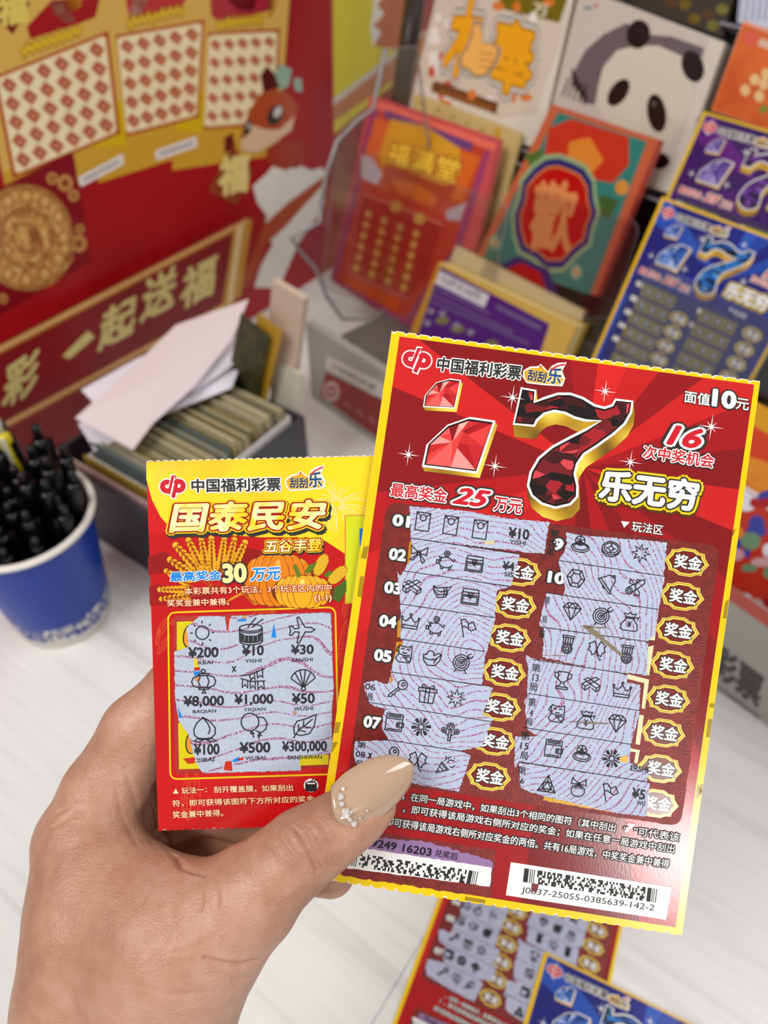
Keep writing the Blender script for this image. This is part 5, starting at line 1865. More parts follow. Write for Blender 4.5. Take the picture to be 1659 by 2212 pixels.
# ------------------------------------------------------------------ tickets lying on the counter
L8, L3 = Vector(red_l(1055.5, 1677)), Vector(red_l(1110.7, 1306))
G8, G3 = ground(1059, 2157), ground(1112, 1982)
dl, dg = L3 - L8, (G3 - G8)
al = math.atan2(dg.y, dg.x) - math.atan2(dl.y, dl.x)
U = Vector((math.cos(al), math.sin(al), 0))
V = Vector((-math.sin(al), math.cos(al), 0))
O = G8 - U * L8.x - V * L8.y
O.z = .0006
tr_ = Sheet('lottery_ticket', O, U, V, 'scratched red ticket with a yellow edge lying flat on the white counter', 'ticket', 'lottery tickets', lambda x, y: red_l(x, y))
tr_.k = .21 / FPX
seven_ticket(tr_, 'red', 1.0, full=False)
U = Vector((.905, -.425, 0)).normalized()
V = Vector((-U.y, U.x, 0))
P = ground(1175, 2056)
O = P + U * .0508 - V * .0762
O.z = .0017
tb = Sheet('lottery_ticket', O, U, V, 'deep blue ticket lying partly over the red one on the counter', 'ticket', 'lottery tickets', lambda x, y: red_l(x, y))
tb.k = .21 / FPX
seven_ticket(tb, 'blue', 1.0, full=False, opened=False)
# ------------------------------------------------------------------ held tickets
red = Sheet('lottery_ticket', RED_O, RED_U, RED_V, 'red scratch ticket with yellow border and big 7, held in front by the thumb', 'ticket', 'lottery tickets')
seven_ticket(red, 'red')

_lo = Vector((-0.06503, 0.15595, 0.33837))
_lo = cam_pos + (_lo - cam_pos) * 1.0155
harvest = Sheet('lottery_ticket', _lo, (.9995, .03006, .01023), (-.02857, .71103, .70259), 'red and yellow harvest scratch ticket behind the red one in the hand', 'ticket', 'lottery tickets')
HB = [(316, 995), (342, 1795), (1046, 1772), (1020, 978)]
TLh, BLh, BRh, TRh = (Vector(harvest.l(*q)) for q in HB)


def harvest_outline(sd, inset=0.0):
    r = random.Random(sd)
    pts = [tuple(TLh), tuple(BLh)]
    n = 46
    for i in range(n):
        for t, d in ((.15, 0), (.62, 0), (.72, 1), (.9, 1)):
            p = BLh + (BRh - BLh) * ((i + t) / n)
            pts.append((p.x, p.y + d * .00035 * r.uniform(.5, 1.3)))
    pts += [tuple(BRh), tuple(TRh)]
    for i in range(n):
        for t, d in ((.15, 0), (.62, 0), (.72, 1), (.9, 1)):
            p = TRh + (TLh - TRh) * ((i + t) / n)
            pts.append((p.x, p.y - d * .00035 * r.uniform(.5, 1.3) - inset))
    return pts


Geo().prism(harvest_outline(2), -.00028, 0).build('paper_sheet', PAPER, harvest.root)
a = Art(harvest)
q = harvest_outline(5, .00025)
a.raw(q, [tuple(range(len(q)))], ray_ink('harvest_red_print', (0.09, -.02), [(0, '#c40f12'), (1, '#d8161a')], 5), .8)
a.poly([cG(*p) for p in [(62, 775), (180, 737), (250, 800), (600, 760), (700, 700), (980, 760), (980, 900), (250, 880), (66, 900)]], '#96100f', 1.2)
a.poly([cG(*p) for p in [(70, 980), (140, 960), (260, 1020), (500, 1000), (500, 1100), (76, 1110)]], '#a31212', 1.2)
a.poly([(1018, 1000), (800, 1010), (800, 1200), (1020, 1200)], '#b31216', 1.2)
a.build('red_ground')
a = Art(harvest, cG)
yel = NT('harvest_yellow_print', .4)
nz = yel.n('ShaderNodeTexNoise')
nz.inputs['Scale'].default_value = 28.0
yel.l(yel.coords(), nz.inputs['Vector'])
yel.base(yel.ramp(nz.outputs[0], [(.35, '#eeb400'), (.6, '#fbd90c')]))
a.poly([(52, 122), (300, 112), (800, 100), (1610, 82), (2290, 68), (2290, 300), (1560, 700), (1430, 760), (1290, 668), (1180, 640), (850, 640), (240, 602), (150, 500), (90, 380), (52, 240)], yel.m, 1.6)
a.build('yellow_ground')
r = random.Random(2)
for (fx, fy, rr, n) in ((115, 185, 270, 26), (1360, 410, 250, 40)):
    a = Art(harvest, cG)
    for i in range(n):
        t = 2 * math.pi * i / n + r.uniform(-.08, .08)
        R = rr * r.uniform(.55, 1.0)
        bend = r.uniform(-.15, .15)
        p0 = (fx + math.cos(t) * 25, fy + math.sin(t) * 25)
        p1 = (fx + math.cos(t + bend) * R * .6, fy + math.sin(t + bend) * R * .55)
        p2 = (fx + math.cos(t + bend) * R, fy + math.sin(t + bend) * R + 40)
        if min(p0[0], p1[0], p2[0]) < 55 or min(p1[1], p2[1]) < 120 or max(p2[0], p1[0]) > 1640:
            continue
        a.stroke([p0, p1, p2], 1.1, '#f8ecb0' if fx > 500 else '#f6cf60', 2.2)
    a.build('firework_print')
a = Art(harvest)
welfare_emblem(a, (374, 1050, 27), 4, ang=-.03)
a.build('emblem')
a = Art(harvest, cG)
a.text('中国福利彩票', (364, 240), (975, 229), (366, 330), INK_BLACK, 5, .03, [(.08, INK_WHITE)])
a.build('heading_lettering')
a = Art(harvest)
game_logo(a, (659, 1037), 41, 4, -.03)
a.build('game_logo')
cream = NT('cream_gold_print', .4)
nz = cream.n('ShaderNodeTexNoise')
nz.inputs['Scale'].default_value = 160.0
cream.l(cream.coords(), nz.inputs['Vector'])
cream.base(cream.ramp(nz.outputs[0], [(.38, '#f5d400'), (.62, '#fbf3b4')]))
a = Art(harvest, cG)
a.text('国泰民安', (226, 408), (1286, 384), (216, 604), cream.m, 9, .035, [(.045, '#a3120e'), (.085, '#f2d400')], shear=.12, shadow=(.085, INK_BLACK, .014, .12))
a.build('name_lettering')
a = Art(harvest, cG)
a.text('五谷丰登', (868, 662), (1260, 648), (866, 744), cream.m, 9, .03, [(.07, '#a3120e'), (.14, '#f2d400')], shear=.1, shadow=(.14, INK_BLACK, .02, .16))
a.build('subtitle_lettering')


def ear(a, x0, y0, x1, y1, n, size):
    """wheat ear: paired grains along a stalk"""
    dx, dy = x1 - x0, y1 - y0
    L = math.hypot(dx, dy)
    ux, uy = dx / L, dy / L
    a.stroke([(x0 - dx * .6, y0 - dy * .6), (x1, y1)], .9, '#c77a10', 3)
    for i in range(n):
        t = i / (n - 1)
        s = size * (1.15 - .5 * t)
        for sd in (-1, 1):
            cx = x0 + dx * t + -uy * sd * s * .75
            cy = y0 + dy * t + ux * sd * s * .75
            ang = math.atan2(uy, ux) - sd * .5
            a.disc((cx, cy), s * 1.05, s * .55, '#8a4408', 3.2 + .02 * i, 10, ang)
            a.disc((cx, cy), s * .9, s * .42, '#f0a81c', 3.5 + .02 * i, 10, ang)
    a.disc((x1, y1), size * .6, size * .35, '#f4b830', 3.9, 10, math.atan2(uy, ux))


for (x0, y0, x1, y1, n, s) in ((420, 880, 250, 690, 8, 28), (440, 860, 340, 655, 8, 26), (470, 860, 430, 650, 8, 24), (505, 860, 500, 640, 9, 24), (560, 860, 590, 645, 9, 24), (610, 860, 660, 650, 8, 24), (640, 870, 735, 670, 8, 26), (390, 910, 210, 790, 7, 26), (330, 1000, 140, 1000, 8, 22), (340, 960, 185, 870, 7, 22), (340, 1045, 150, 1065, 7, 20)):
    a = Art(harvest, cG)
    ear(a, x0, y0, x1, y1, n, s)
    a.build('wheat_ear_print')
a = Art(harvest, cG)
for i in range(12):
    a.stroke([(560 + i * 6, 1110 - i * 4), (720 + i * 8, 1030 - i * 6), (800 + i * 5, 1110 - i * 2)], 1.3, ('#e08a14', '#a85c08', '#f0b030')[i % 3], 3 + i * .02)
a.build('sheaf_print')


def pumpkin(a, cx, cy, rx, ry, fill, hi, L):
    a.disc((cx, cy), rx, ry, '#7a3206', L, 36)
    for i, u in enumerate((-.82, .82, -.55, .55, -.27, .27, 0)):
        a.disc((cx + u * rx * .72, cy), rx * (.3 if abs(u) > .6 else .32), ry * (.8 if abs(u) > .7 else .93 if abs(u) > .4 else .98), '#8a3c08', L + .2 + i * .2, 22)
        a.disc((cx + u * rx * .72, cy), rx * (.285 if abs(u) > .6 else .3), ry * (.78 if abs(u) > .7 else .91 if abs(u) > .4 else .96), fill, L + .3 + i * .2, 22)
        a.disc((cx + u * rx * .72 - 4, cy - ry * .45), rx * .08, ry * .32, hi, L + .35 + i * .2, 12, .1)


a = Art(harvest, cG)
pumpkin(a, 960, 935, 262, 190, '#e8820e', '#f6b04a', 3)
a.build('pumpkin_print')
a = Art(harvest, cG)
for (cx, cy, an) in ((1255, 830, -1.1), (1370, 900, -.75)):
    a.disc((cx, cy), 85, 42, '#c88a10', 4.6, 20, an)
    for i in range(-4, 5):
        for j in range(-2, 3):
            x, y = i * 16, j * 14
            if (x / 80) ** 2 + (y / 38) ** 2 < 1:
                a.disc((cx + x * math.cos(an) - y * math.sin(an), cy + x * math.sin(an) + y * math.cos(an)), 7.5, 6, '#f8cc30', 4.8, 7)
a.build('corn_print')
a = Art(harvest, cG)
a.poly([(1140, 880), (1170, 830), (1228, 812), (1205, 860), (1170, 890)], '#5c7a18', 5)
a.poly([(1330, 1060), (1345, 990), (1430, 930), (1430, 1010), (1380, 1090)], '#48661a', 5)
a.poly([(1270, 900), (1310, 870), (1340, 880), (1300, 920)], '#5c7a18', 5.2)
a.build('leaf_print')
a = Art(harvest, cG)
pumpkin(a, 1130, 1015, 215, 118, '#f2ae1c', '#fbd878', 5.4)
a.stroke([(1105, 915), (1090, 870), (1070, 830)], 9, '#6a7a1c', 7.4)
a.build('pumpkin_print')
a = Art(harvest, cG)
OWb = [(.06, INK_WHITE)]
a.text('最高奖金', (217, 880), (566, 866), (220, 944), '#1488dc', 9.5, .03, OWb)
a.text('30', (582, 828), (735, 823), (586, 948), '#f8eda0', 9.8, .05, [(.06, INK_BLACK)])
a.text('万元', (776, 856), (976, 846), (772, 940), '#1488dc', 9.5, .03, OWb, shear=.1)
a.build('top_prize_lettering')
a = Art(harvest, cG)
og = [(.07, '#b3150f')]
CR = mat('#fbe2b0')
a.text('本彩票共有3个玩法，3个玩法区内的中', (315, 986), (1326, 960), (318, 1036), CR, 10, .012, og)
a.text('奖奖金兼中兼得。', (196, 1068), (622, 1058), (199, 1116), CR, 10, .012, og)
a.text('(1-1)', (1210, 1036), (1326, 1031), (1212, 1090), CR, 10, .03, og)
a.build('rules_lettering')
a = Art(harvest)
for (o, ink, L) in ((0, '#d9882a', 3), (7, '#d8dc1c', 3.4)):
    q = [cG(*p) for p in [(1418 + o, 488 + o), (1900, 478 + o), (1900, 1085 - o), (1420 + o, 1100 - o)]]
    a.poly(q, ink, L)
a.poly([cG(*p) for p in [(1520, 580), (1900, 575), (1900, 700), (1522, 705)]], '#1b7ad0', 3.6)
a.build('side_picture_print')
# play field
coat2 = coat_ink('harvest_coat', '#a8241c', '#bc3024', .45)
a = Art(harvest, cH)
fr = [(188, 82), (1462, 40), (1486, 780), (1500, 1312), (205, 1352)]
fr = [(188, 82), (1462, 40), (1492, 1312), (205, 1352)]
a.stroke(rounded(fr, 60), 3.6, '#f2cc10', 3, closed=True)
a.build('field_frame')
a = Art(harvest, cH)
a.poly(rounded([(226, 112), (1440, 72), (1462, 1262), (238, 1310)], 24), coat2, 2.4)
a.build('scratch_coat')
a = Art(harvest, cH)
a.poly([(255, 152), (330, 148), (400, 150), (400, 360), (255, 372)], '#dccc10', 3.2)
a.disc((352, 262), 52, 92, INK_BLACK, 3.4, 18, .15)
a.disc((356, 262), 46, 84, '#e8962a', 3.6, 18, .15)
a.build('picture_remains')
a = Art(harvest, cH)
a.poly([(265, 922), (345, 915), (420, 1150), (605, 1235), (605, 1268), (272, 1275)], '#dccc10', 3.2)
a.disc((372, 1070), 52, 92, INK_BLACK, 3.4, 18, .15)
a.disc((376, 1070), 46, 84, '#e8962a', 3.6, 18, .15)
a.poly([(300, 1195), (400, 1180), (390, 1230), (340, 1235)], '#c83018', 3.6)
a.build('picture_remains')
a = Art(harvest, cH)
a.poly([(1190, 1180), (1412, 1160), (1412, 1238), (1190, 1248)], '#dccc10', 5.5)
a.build('picture_remains')
a = Art(harvest, cH)
a.poly(rag([(425, 110), (620, 108), (640, 220), (668, 108), (1010, 92), (1428, 82), (1450, 700), (1436, 800), (1442, 1150), (1210, 1185), (1198, 1285), (450, 1305), (400, 1220), (340, 1000), (268, 905), (242, 740), (236, 380), (345, 345), (328, 200)], 14, 3.5, 77), SCRATCH_WIDE, 5)
opened = a.build('opened_field')
a = Art(harvest, cH)
B_, Y_, R_ = '#1c86dc', '#e6cc10', '#c8301c'
for q, ink in (([(975, 272), (995, 165), (1015, 272)], B_), ([(715, 140), (750, 128), (790, 130), (780, 148), (720, 150)], B_), ([(755, 128), (765, 95), (778, 128)], '#d8881c'), ([(385, 420), (410, 440), (422, 500), (388, 500)], Y_), ([(388, 500), (432, 496), (436, 520), (385, 524)], R_), ([(383, 530), (438, 525), (430, 560), (388, 562)], B_), ([(390, 575), (435, 570), (432, 600), (400, 605)], '#d88a50'), ([(262, 800), (300, 880), (275, 885)], B_), ([(675, 1205), (730, 1180), (740, 1210), (690, 1222)], B_), ([(715, 1195), (770, 1180), (760, 1205), (730, 1210)], R_), ([(625, 1215), (672, 1210), (680, 1290), (612, 1280)], R_), ([(635, 112), (660, 110), (648, 218), (632, 215)], R_), ([(1430, 920), (1444, 920), (1440, 1000)], R_)):
    a = Art(harvest, cH)
    a.poly(q, ink, 5.8)
    a.build('coat_shred', opened)
for kd, x, y, s in (('sun', 450, 235, 92), ('drum', 820, 240, 108), ('plane', 1208, 214, 100), ('lantern', 460, 602, 92), ('bunting', 838, 590, 96), ('fan', 1218, 590, 94), ('peach', 466, 970, 96), ('balloons', 845, 945, 104), ('leaf', 1228, 948, 92)):
    a = Art(harvest, cH)
    if kd == 'drum':
        a.poly([(738, 232), (780, 256), (858, 256), (904, 228), (898, 285), (860, 305), (785, 308), (742, 290)], INK_LINE, 6.2)
        for u in (770, 800, 835, 868):
            a.poly([(u, 248), (u + 3, 248), (u + 3, 300), (u, 300)], '#aab4c4', 6.6)
    a.strokes(kd, (x, y), s, INK_LINE, .00034, 6.8, ang=-.03)
    a.build('scratch_symbol', opened)
a = Art(harvest, cH)
for s, x0, y0, x1, y1, bd in (('¥200', 345, 345, 570, 425, .03), ('RBAI', 418, 448, 530, 478, .012), ('¥10', 755, 330, 915, 410, .03), ('YISHI', 775, 435, 900, 465, .012), ('¥30', 1128, 325, 1295, 400, .03), ('SANSHI', 1130, 427, 1290, 458, .012), ('¥8,000', 310, 715, 612, 805, .03), ('BAQIAN', 378, 820, 555, 852, .012), ('¥1,000', 697, 702, 988, 790, .03), ('YIQIAN', 765, 806, 932, 837, .012), ('¥50', 1135, 695, 1303, 775, .03), ('WUSHI', 1148, 798, 1293, 830, .012), ('¥100', 388, 1080, 578, 1165, .03), ('YIBAI', 402, 1187, 540, 1220, .012), ('¥500', 737, 1068, 965, 1150, .03), ('WUBAI', 778, 1174, 928, 1205, .012), ('¥300,000', 1060, 1060, 1395, 1150, .03), ('SANSHIWAN', 1100, 1167, 1360, 1200, .012), ('x', 675, 490, 708, 535, .02)):
    a.text(s, (x0, y0 + 3), (x1, y0 - 3), (x0, y1), INK_LINE, 7, bd)
a.build('prize_lettering', opened)
a = Art(harvest, cH)
a.poly([(226, 1462), (270, 1460), (246, 1422)], CR, 4)
a.text('玩法一：', (290, 1417), (482, 1406), (293, 1464), CR, 4, .012, og)
a.text('刮开覆盖膜，如果刮出', (535, 1407), (1136, 1391), (540, 1456), CR, 4, .012, og)
a.text('符，即可获得该图符下方所对应的奖金', (220, 1512), (1300, 1475), (225, 1562), CR, 4, .012, og)
a.text('奖金兼中兼得。', (222, 1596), (606, 1581), (226, 1648), CR, 4, .012, og)
a.build('play_lettering')
a = Art(harvest, cH)
a.disc((1278, 1398), 56, 52, INK_WHITE, 4, 16)
a.poly([(1238, 1390), (1316, 1388), (1318, 1432), (1278, 1442), (1240, 1434)], INK_LINE, 4.4)
a.strokes('drum', (1278, 1402), 50, INK_LINE, .0003, 4.8)
a.build('drum_print')
a = Art(harvest, cH)


def line_leaf(a, x0, y0, x1, y1, wd, ink, L):
    dx, dy = x1 - x0, y1 - y0
    n = 9
    for sd in (-1, 1):
        pts = []
        for i in range(n + 1):
            t = i / n
            b = math.sin(math.pi * t ** .8) * wd * sd
            d = math.hypot(dx, dy)
            pts.append((x0 + dx * t - dy / d * b, y0 + dy * t + dx / d * b))
        a.stroke(pts, 1.0, ink, L)
        for i in range(2, n - 1):
            a.stroke([(x0 + dx * i / n, y0 + dy * i / n), pts[i]], .7, ink, L)
    a.stroke([(x0, y0), (x1, y1)], 1.0, ink, L)


OR = '#e0602c'
for q in ((108, 400, 205, 250, 24), (112, 260, 190, 110, 26), (200, 170, 320, 110, 26), (100, 340, 120, 190, 16), (340, 1670, 410, 1290, 60), (330, 1660, 330, 1300, 40), (830, 90, 1010, 70, 22), (1500, 480, 1550, 120, 30), (1530, 120, 1560, -60, 24)):
    a = Art(harvest, cH)
    line_leaf(a, *q, OR, 1.8)
    a.build('leaf_outline_print')
# ------------------------------------------------------------------ hand


def cmm(x, y, z):
    """camera-aligned millimetres (right, down, forward)"""
    return np.array(((x - CXP) / FPX * z, (y - CYP) / FPX * z, z), dtype=np.float64)


def chain(pts):
    return [(cmm(*a[:3]), cmm(*b[:3]), a[3], b[3]) for a, b in zip(pts[:-1], pts[1:])]


PALM = []
# forearm and wrist: two parallel strands give the flat section
PALM += chain([(150, 2760, 232, 23), (165, 2420, 222, 22), (210, 2150, 216, 20.6), (220, 1990, 216, 19.2), (190, 1830, 223, 15.5)])
PALM += chain([(290, 2760, 222, 23), (312, 2420, 214, 21), (348, 2170, 208, 19.2), (340, 2010, 208, 18), (236, 1896, 217, 12)])
PALM += chain([(260, 2300, 236, 20), (280, 2060, 238, 19), (250, 1900, 242, 16)])
PALM += chain([(290, 2100, 246, 17), (285, 1930, 254, 13)])
# thumb
PALM += chain([(362, 2110, 207, 18.5), (412, 2045, 205, 17.5), (536, 1940, 202, 12.6)])
THUMB = chain([(412, 2045, 205, 16), (536, 1940, 202, 12.2), (600, 1882, 200.2, 10.4), (652, 1836, 200.2, 9.9), (700, 1806, 201.0, 8.9), (745, 1776, 201.7, 8.0), (785, 1752, 202.6, 6.9), (812, 1737, 203.6, 5.4)])
# web of skin between thumb and index
WEB = chain([(224, 1856, 220, 11.5), (305, 1938, 213, 9.5), (420, 1978, 207, 9.5)])
FINGERS = [
    chain([(190, 1806, 225, 14.3), (222, 1716, 226.5, 11.8), (300, 1580, 226.5, 10.6), (398, 1486, 227, 10.2), (520, 1470, 225.5, 8.9), (640, 1520, 223.5, 8.2), (735, 1580, 222, 7.0)]),
    chain([(215, 1830, 238, 13.5), (290, 1700, 244, 10.8), (400, 1608, 243, 10.0), (560, 1610, 232, 8.9), (720, 1670, 224, 7.6)]),
    chain([(240, 1870, 252, 12.5), (330, 1770, 256, 10.2), (440, 1735, 250, 9.2), (590, 1772, 234, 8.6), (760, 1800, 224, 7.2)]),
    chain([(275, 1920, 262, 11.5), (370, 1862, 262, 9.4), (470, 1845, 252, 8.6), (600, 1862, 236, 8.2), (715, 1884, 226, 7.2)]),
]
VOX = .62


def sdf_caps(P, prims, k):
    out = None
    for a, b, ra, rb in prims:
        ab = (b - a).astype(np.float32)
        d0 = P - a.astype(np.float32)
        t = np.clip((d0 @ ab) / float(ab @ ab), 0, 1)
        d = np.sqrt(((d0 - t[..., None] * ab) ** 2).sum(-1)) - (ra + (rb - ra) * t)
        out = d if out is None else smin(out, d, k)
    return out


def smin(a, b, k):
    h = np.clip(.5 + .5 * (b - a) / k, 0, 1)
    return b * (1 - h) + a * h - k * h * (1 - h)


lo = np.array((-118., 34., 183.), dtype=np.float32)
hi = np.array((8., 232., 282.), dtype=np.float32)
nx, ny, nz_ = (int((hi[i] - lo[i]) / VOX) + 1 for i in range(3))
F = np.empty((nx, ny, nz_), dtype=np.float32)
ys = lo[1] + VOX * np.arange(ny, dtype=np.float32)
zs = lo[2] + VOX * np.arange(nz_, dtype=np.float32)
for i0 in range(0, nx, 16):
    xs = lo[0] + VOX * np.arange(i0, min(nx, i0 + 16), dtype=np.float32)
    P = np.stack(np.meshgrid(xs, ys, zs, indexing='ij'), -1)
    D = sdf_caps(P, PALM, 7.5)
    D = smin(D, sdf_caps(P, WEB, 5.0), 5.0)
    D = smin(D, sdf_caps(P, THUMB, 3.0), 4.0)
    for f in FINGERS:
        D = smin(D, sdf_caps(P, f, 3.0), 2.2)
    F[i0:i0 + len(xs)] = D
# surface nets
S = F < 0
cell = np.zeros((nx - 1, ny - 1, nz_ - 1), dtype=np.int8)
for dx in (0, 1):
    for dy in (0, 1):
        for dz in (0, 1):
            cell += S[dx:nx - 1 + dx, dy:ny - 1 + dy, dz:nz_ - 1 + dz]
act = (cell > 0) & (cell < 8)
idx = np.full(act.shape, -1, dtype=np.int32)
ci_ = np.argwhere(act)
idx[act] = np.arange(len(ci_))
acc = np.zeros((len(ci_), 3))
cnt = np.zeros(len(ci_))
corners = [(a, b, c) for a in (0, 1) for b in (0, 1) for c in (0, 1)]
for i, p in enumerate(corners):
    for j, q in enumerate(corners):
        if i < j and sum(abs(p[k] - q[k]) for k in range(3)) == 1:
            fa = F[ci_[:, 0] + p[0], ci_[:, 1] + p[1], ci_[:, 2] + p[2]]
            fb = F[ci_[:, 0] + q[0], ci_[:, 1] + q[1], ci_[:, 2] + q[2]]
            m = (fa < 0) != (fb < 0)
            t = np.where(m, fa / np.where(fa == fb, 1, fa - fb), 0)
            pt = np.array(p) + t[:, None] * (np.array(q) - np.array(p))
            acc[m] += pt[m]
            cnt[m] += 1
Vh = lo + VOX * (ci_ + acc / cnt[:, None])
quads = []
for ax in range(3):
    o1, o2 = [(1, 2), (2, 0), (0, 1)][ax]
    sl0 = [slice(None)] * 3
    sl1 = [slice(None)] * 3
    sl0[ax] = slice(0, -1)
    sl1[ax] = slice(1, None)
    ch = S[tuple(sl0)] != S[tuple(sl1)]
    e = np.argwhere(ch)
    ok = (e[:, o1] > 0) & (e[:, o2] > 0) & (e[:, o1] < (nx, ny, nz_)[o1] - 1) & (e[:, o2] < (nx, ny, nz_)[o2] - 1)
    e = e[ok]
    ins = S[tuple(e.T)]

    def at_(d1, d2):
        q = e.copy()
        q[:, o1] -= d1
        q[:, o2] -= d2
        return idx[tuple(q.T)]
    A0, B0, C0, D0 = at_(1, 1), at_(0, 1), at_(0, 0), at_(1, 0)
    qd = np.stack([A0, B0, C0, D0], 1)
    qd[~ins] = qd[~ins][:, ::-1]
    quads.append(qd)
quads = np.concatenate(quads)
quads = quads[(quads >= 0).all(1)]


def relax(V, Q, it):
    for _ in range(it):
        s_ = np.zeros_like(V)
        n_ = np.zeros(len(V))
        for a, b in ((0, 1), (1, 2), (2, 3), (3, 0)):
            np.add.at(s_, Q[:, a], V[Q[:, b]])
            np.add.at(s_, Q[:, b], V[Q[:, a]])
            np.add.at(n_, Q[:, a], 1)
            np.add.at(n_, Q[:, b], 1)
        V = V * .4 + .6 * s_ / n_[:, None]
    return V


Vh = relax(Vh, quads, 4)
# vertex normals
fn = np.cross(Vh[quads[:, 2]] - Vh[quads[:, 0]], Vh[quads[:, 3]] - Vh[quads[:, 1]])
vn = np.zeros_like(Vh)
for k in range(4):
    np.add.at(vn, quads[:, k], fn)
vn /= np.linalg.norm(vn, axis=1)[:, None] + 1e-9
# creases pressed into the near side of the skin: polylines across thumb joint, web and wrist
CREASES = [
    ([(600, 1792), (603, 1812), (618, 1838), (640, 1860)], 4, .35), ([(613, 1790), (620, 1806), (634, 1828), (652, 1850)], 3.5, .28),
    ([(630, 1786), (650, 1802), (662, 1826), (674, 1852), (686, 1884)], 4.5, .62), ([(642, 1780), (664, 1800), (676, 1824), (688, 1850), (694, 1874)], 4, .45),
    ([(655, 1778), (672, 1794), (688, 1818), (698, 1842)], 4, .3), ([(576, 1824), (588, 1848), (606, 1876)], 4, .22), ([(690, 1776), (702, 1796), (712, 1820)], 4, .18),
    ([(330, 1690), (335, 1740), (350, 1800), (392, 1872), (440, 1892)], 6, .8), ([(268, 1660), (284, 1700), (300, 1760), (330, 1820)], 6, .26), ([(250, 1690), (262, 1760), (300, 1830)], 6, .14),
    ([(352, 1868), (330, 1900), (310, 1950)], 5, .25), ([(398, 1893), (392, 1930), (380, 1975)], 5, .25), ([(428, 1898), (436, 1930), (432, 1970)], 5, .22), ([(372, 1882), (360, 1915), (344, 1960)], 4, .2), ([(455, 1892), (468, 1925), (470, 1960)], 5, .2),
    ([(556, 2074), (520, 2086), (480, 2084), (440, 2070)], 6, .7), ([(540, 2110), (500, 2118)], 5, .3), ([(470, 2020), (420, 2050), (370, 2060)], 6, .12), ([(300, 2130), (380, 2150), (470, 2140)], 7, .15),
    ([(120, 1760), (150, 1740), (180, 1735)], 5, .2), ([(110, 1790), (150, 1765), (190, 1758)], 5, .2),
]
pxs = CXP + FPX * Vh[:, 0] / Vh[:, 2]
pys = CYP + FPX * Vh[:, 1] / Vh[:, 2]
near = vn[:, 2] < 0.15
disp = np.zeros(len(Vh))
for pl, wd, dp in CREASES:
    best = np.full(len(Vh), 1e9)
    L = len(pl) - 1
    for i in range(L):
        a_, b_ = np.array(pl[i], float), np.array(pl[i + 1], float)
        ab = b_ - a_
        t = np.clip(((pxs - a_[0]) * ab[0] + (pys - a_[1]) * ab[1]) / (ab @ ab), 0, 1)
        fade = np.minimum(1, np.minimum((i + t) / L, 1 - (i + t) / L) * 3.5 + .15)
        d = np.hypot(pxs - a_[0] - t * ab[0], pys - a_[1] - t * ab[1]) / np.maximum(fade, .2) ** .4
        best = np.minimum(best, d)
    disp -= 1.25 * dp * np.exp(-(best / wd) ** 2) - dp * .2 * np.exp(-((best - 2.2 * wd) / wd) ** 2)
Vh = Vh + vn * np.where(near, disp, 0)[:, None]
# nail bed: flatten the near side of the thumb tip slightly under the nail
cam_axes = np.array([RT, -UP, FW])
Wv = np.array(cam_pos) + (Vh * .001) @ cam_axes
palm_c = cam_mm(300, 1990, 216)
hand_M = Matrix.Translation(palm_c)
Wl = Wv - np.array(palm_c)
me = bpy.data.meshes.new('skin')
me.from_pydata(Wl.tolist(), [], quads.tolist())
me.polygons.foreach_set('use_smooth', [True] * len(me.polygons))
skin = NT('skin', .42, .5)
z1 = skin.n('ShaderNodeTexNoise')
z1.inputs['Scale'].default_value = 26.0
z1.inputs['Detail'].default_value = 3.0
skin.l(skin.coords(), z1.inputs['Vector'])
z2 = skin.n('ShaderNodeTexNoise')
z2.inputs['Scale'].default_value = 260.0
z2.inputs['Detail'].default_value = 3.0
skin.l(skin.coords(), z2.inputs['Vector'])
fc = skin.math('ADD', skin.math('MULTIPLY', z1.outputs[0], .75), skin.math('MULTIPLY', z2.outputs[0], .25))
skin.base(skin.ramp(fc, [(.36, '#a9755c'), (.5, '#bb8a70'), (.62, '#c79983')]))
skin.b.inputs['Subsurface Weight'].default_value = .12
skin.b.inputs['Subsurface Radius'].default_value = (.0035, .0014, .0008)
skin.b.inputs['Subsurface Scale'].default_value = 1.0
vz = skin.n('ShaderNodeTexVoronoi', feature='DISTANCE_TO_EDGE')
vz.inputs['Scale'].default_value = 900.0
skin.l(skin.coords((1, 1, 1)), vz.inputs['Vector'])
z3 = skin.n('ShaderNodeTexNoise')
z3.inputs['Scale'].default_value = 700.0
z3.inputs['Detail'].default_value = 4.0
skin.l(skin.coords((1, 2.2, 1), rot=(0, 0, .6)), z3.inputs['Vector'])
hb = skin.math('ADD', skin.math('MULTIPLY', vz.outputs['Distance'], .6), z3.outputs[0])
skin.bump(hb, .5, .0004)
me.materials.append(skin.m)
me.update()
hand = bpy.data.objects.new('hand', me)
col.objects.link(hand)
hand.matrix_world = hand_M
tag(hand, 'bare left hand with long beige thumbnail pinching the two tickets', 'hand')

# almond nail
nailm = NT('beige_gel_nail', .12, .6)
nailm.b.inputs['Base Color'].default_value = lin('#bf9f84')
nailm.b.inputs['Coat Weight'].default_value = .7
nailm.b.inputs['Coat Roughness'].default_value = .06
nailm.b.inputs['Subsurface Weight'].default_value = .1
nailm.b.inputs['Subsurface Radius'].default_value = (.002, .001, .0008)
nb, ntip = cmm(748, 1752, 193.1), cmm(893, 1652, 199.2)
ax_ = ntip - nb
NL = np.linalg.norm(ax_)
ax_ /= NL
view = np.array((0, 0, 1.0))
lat = np.cross(view, ax_)
lat /= np.linalg.norm(lat)
nrm = np.cross(ax_, lat)
if nrm[2] > 0:
    nrm = -nrm


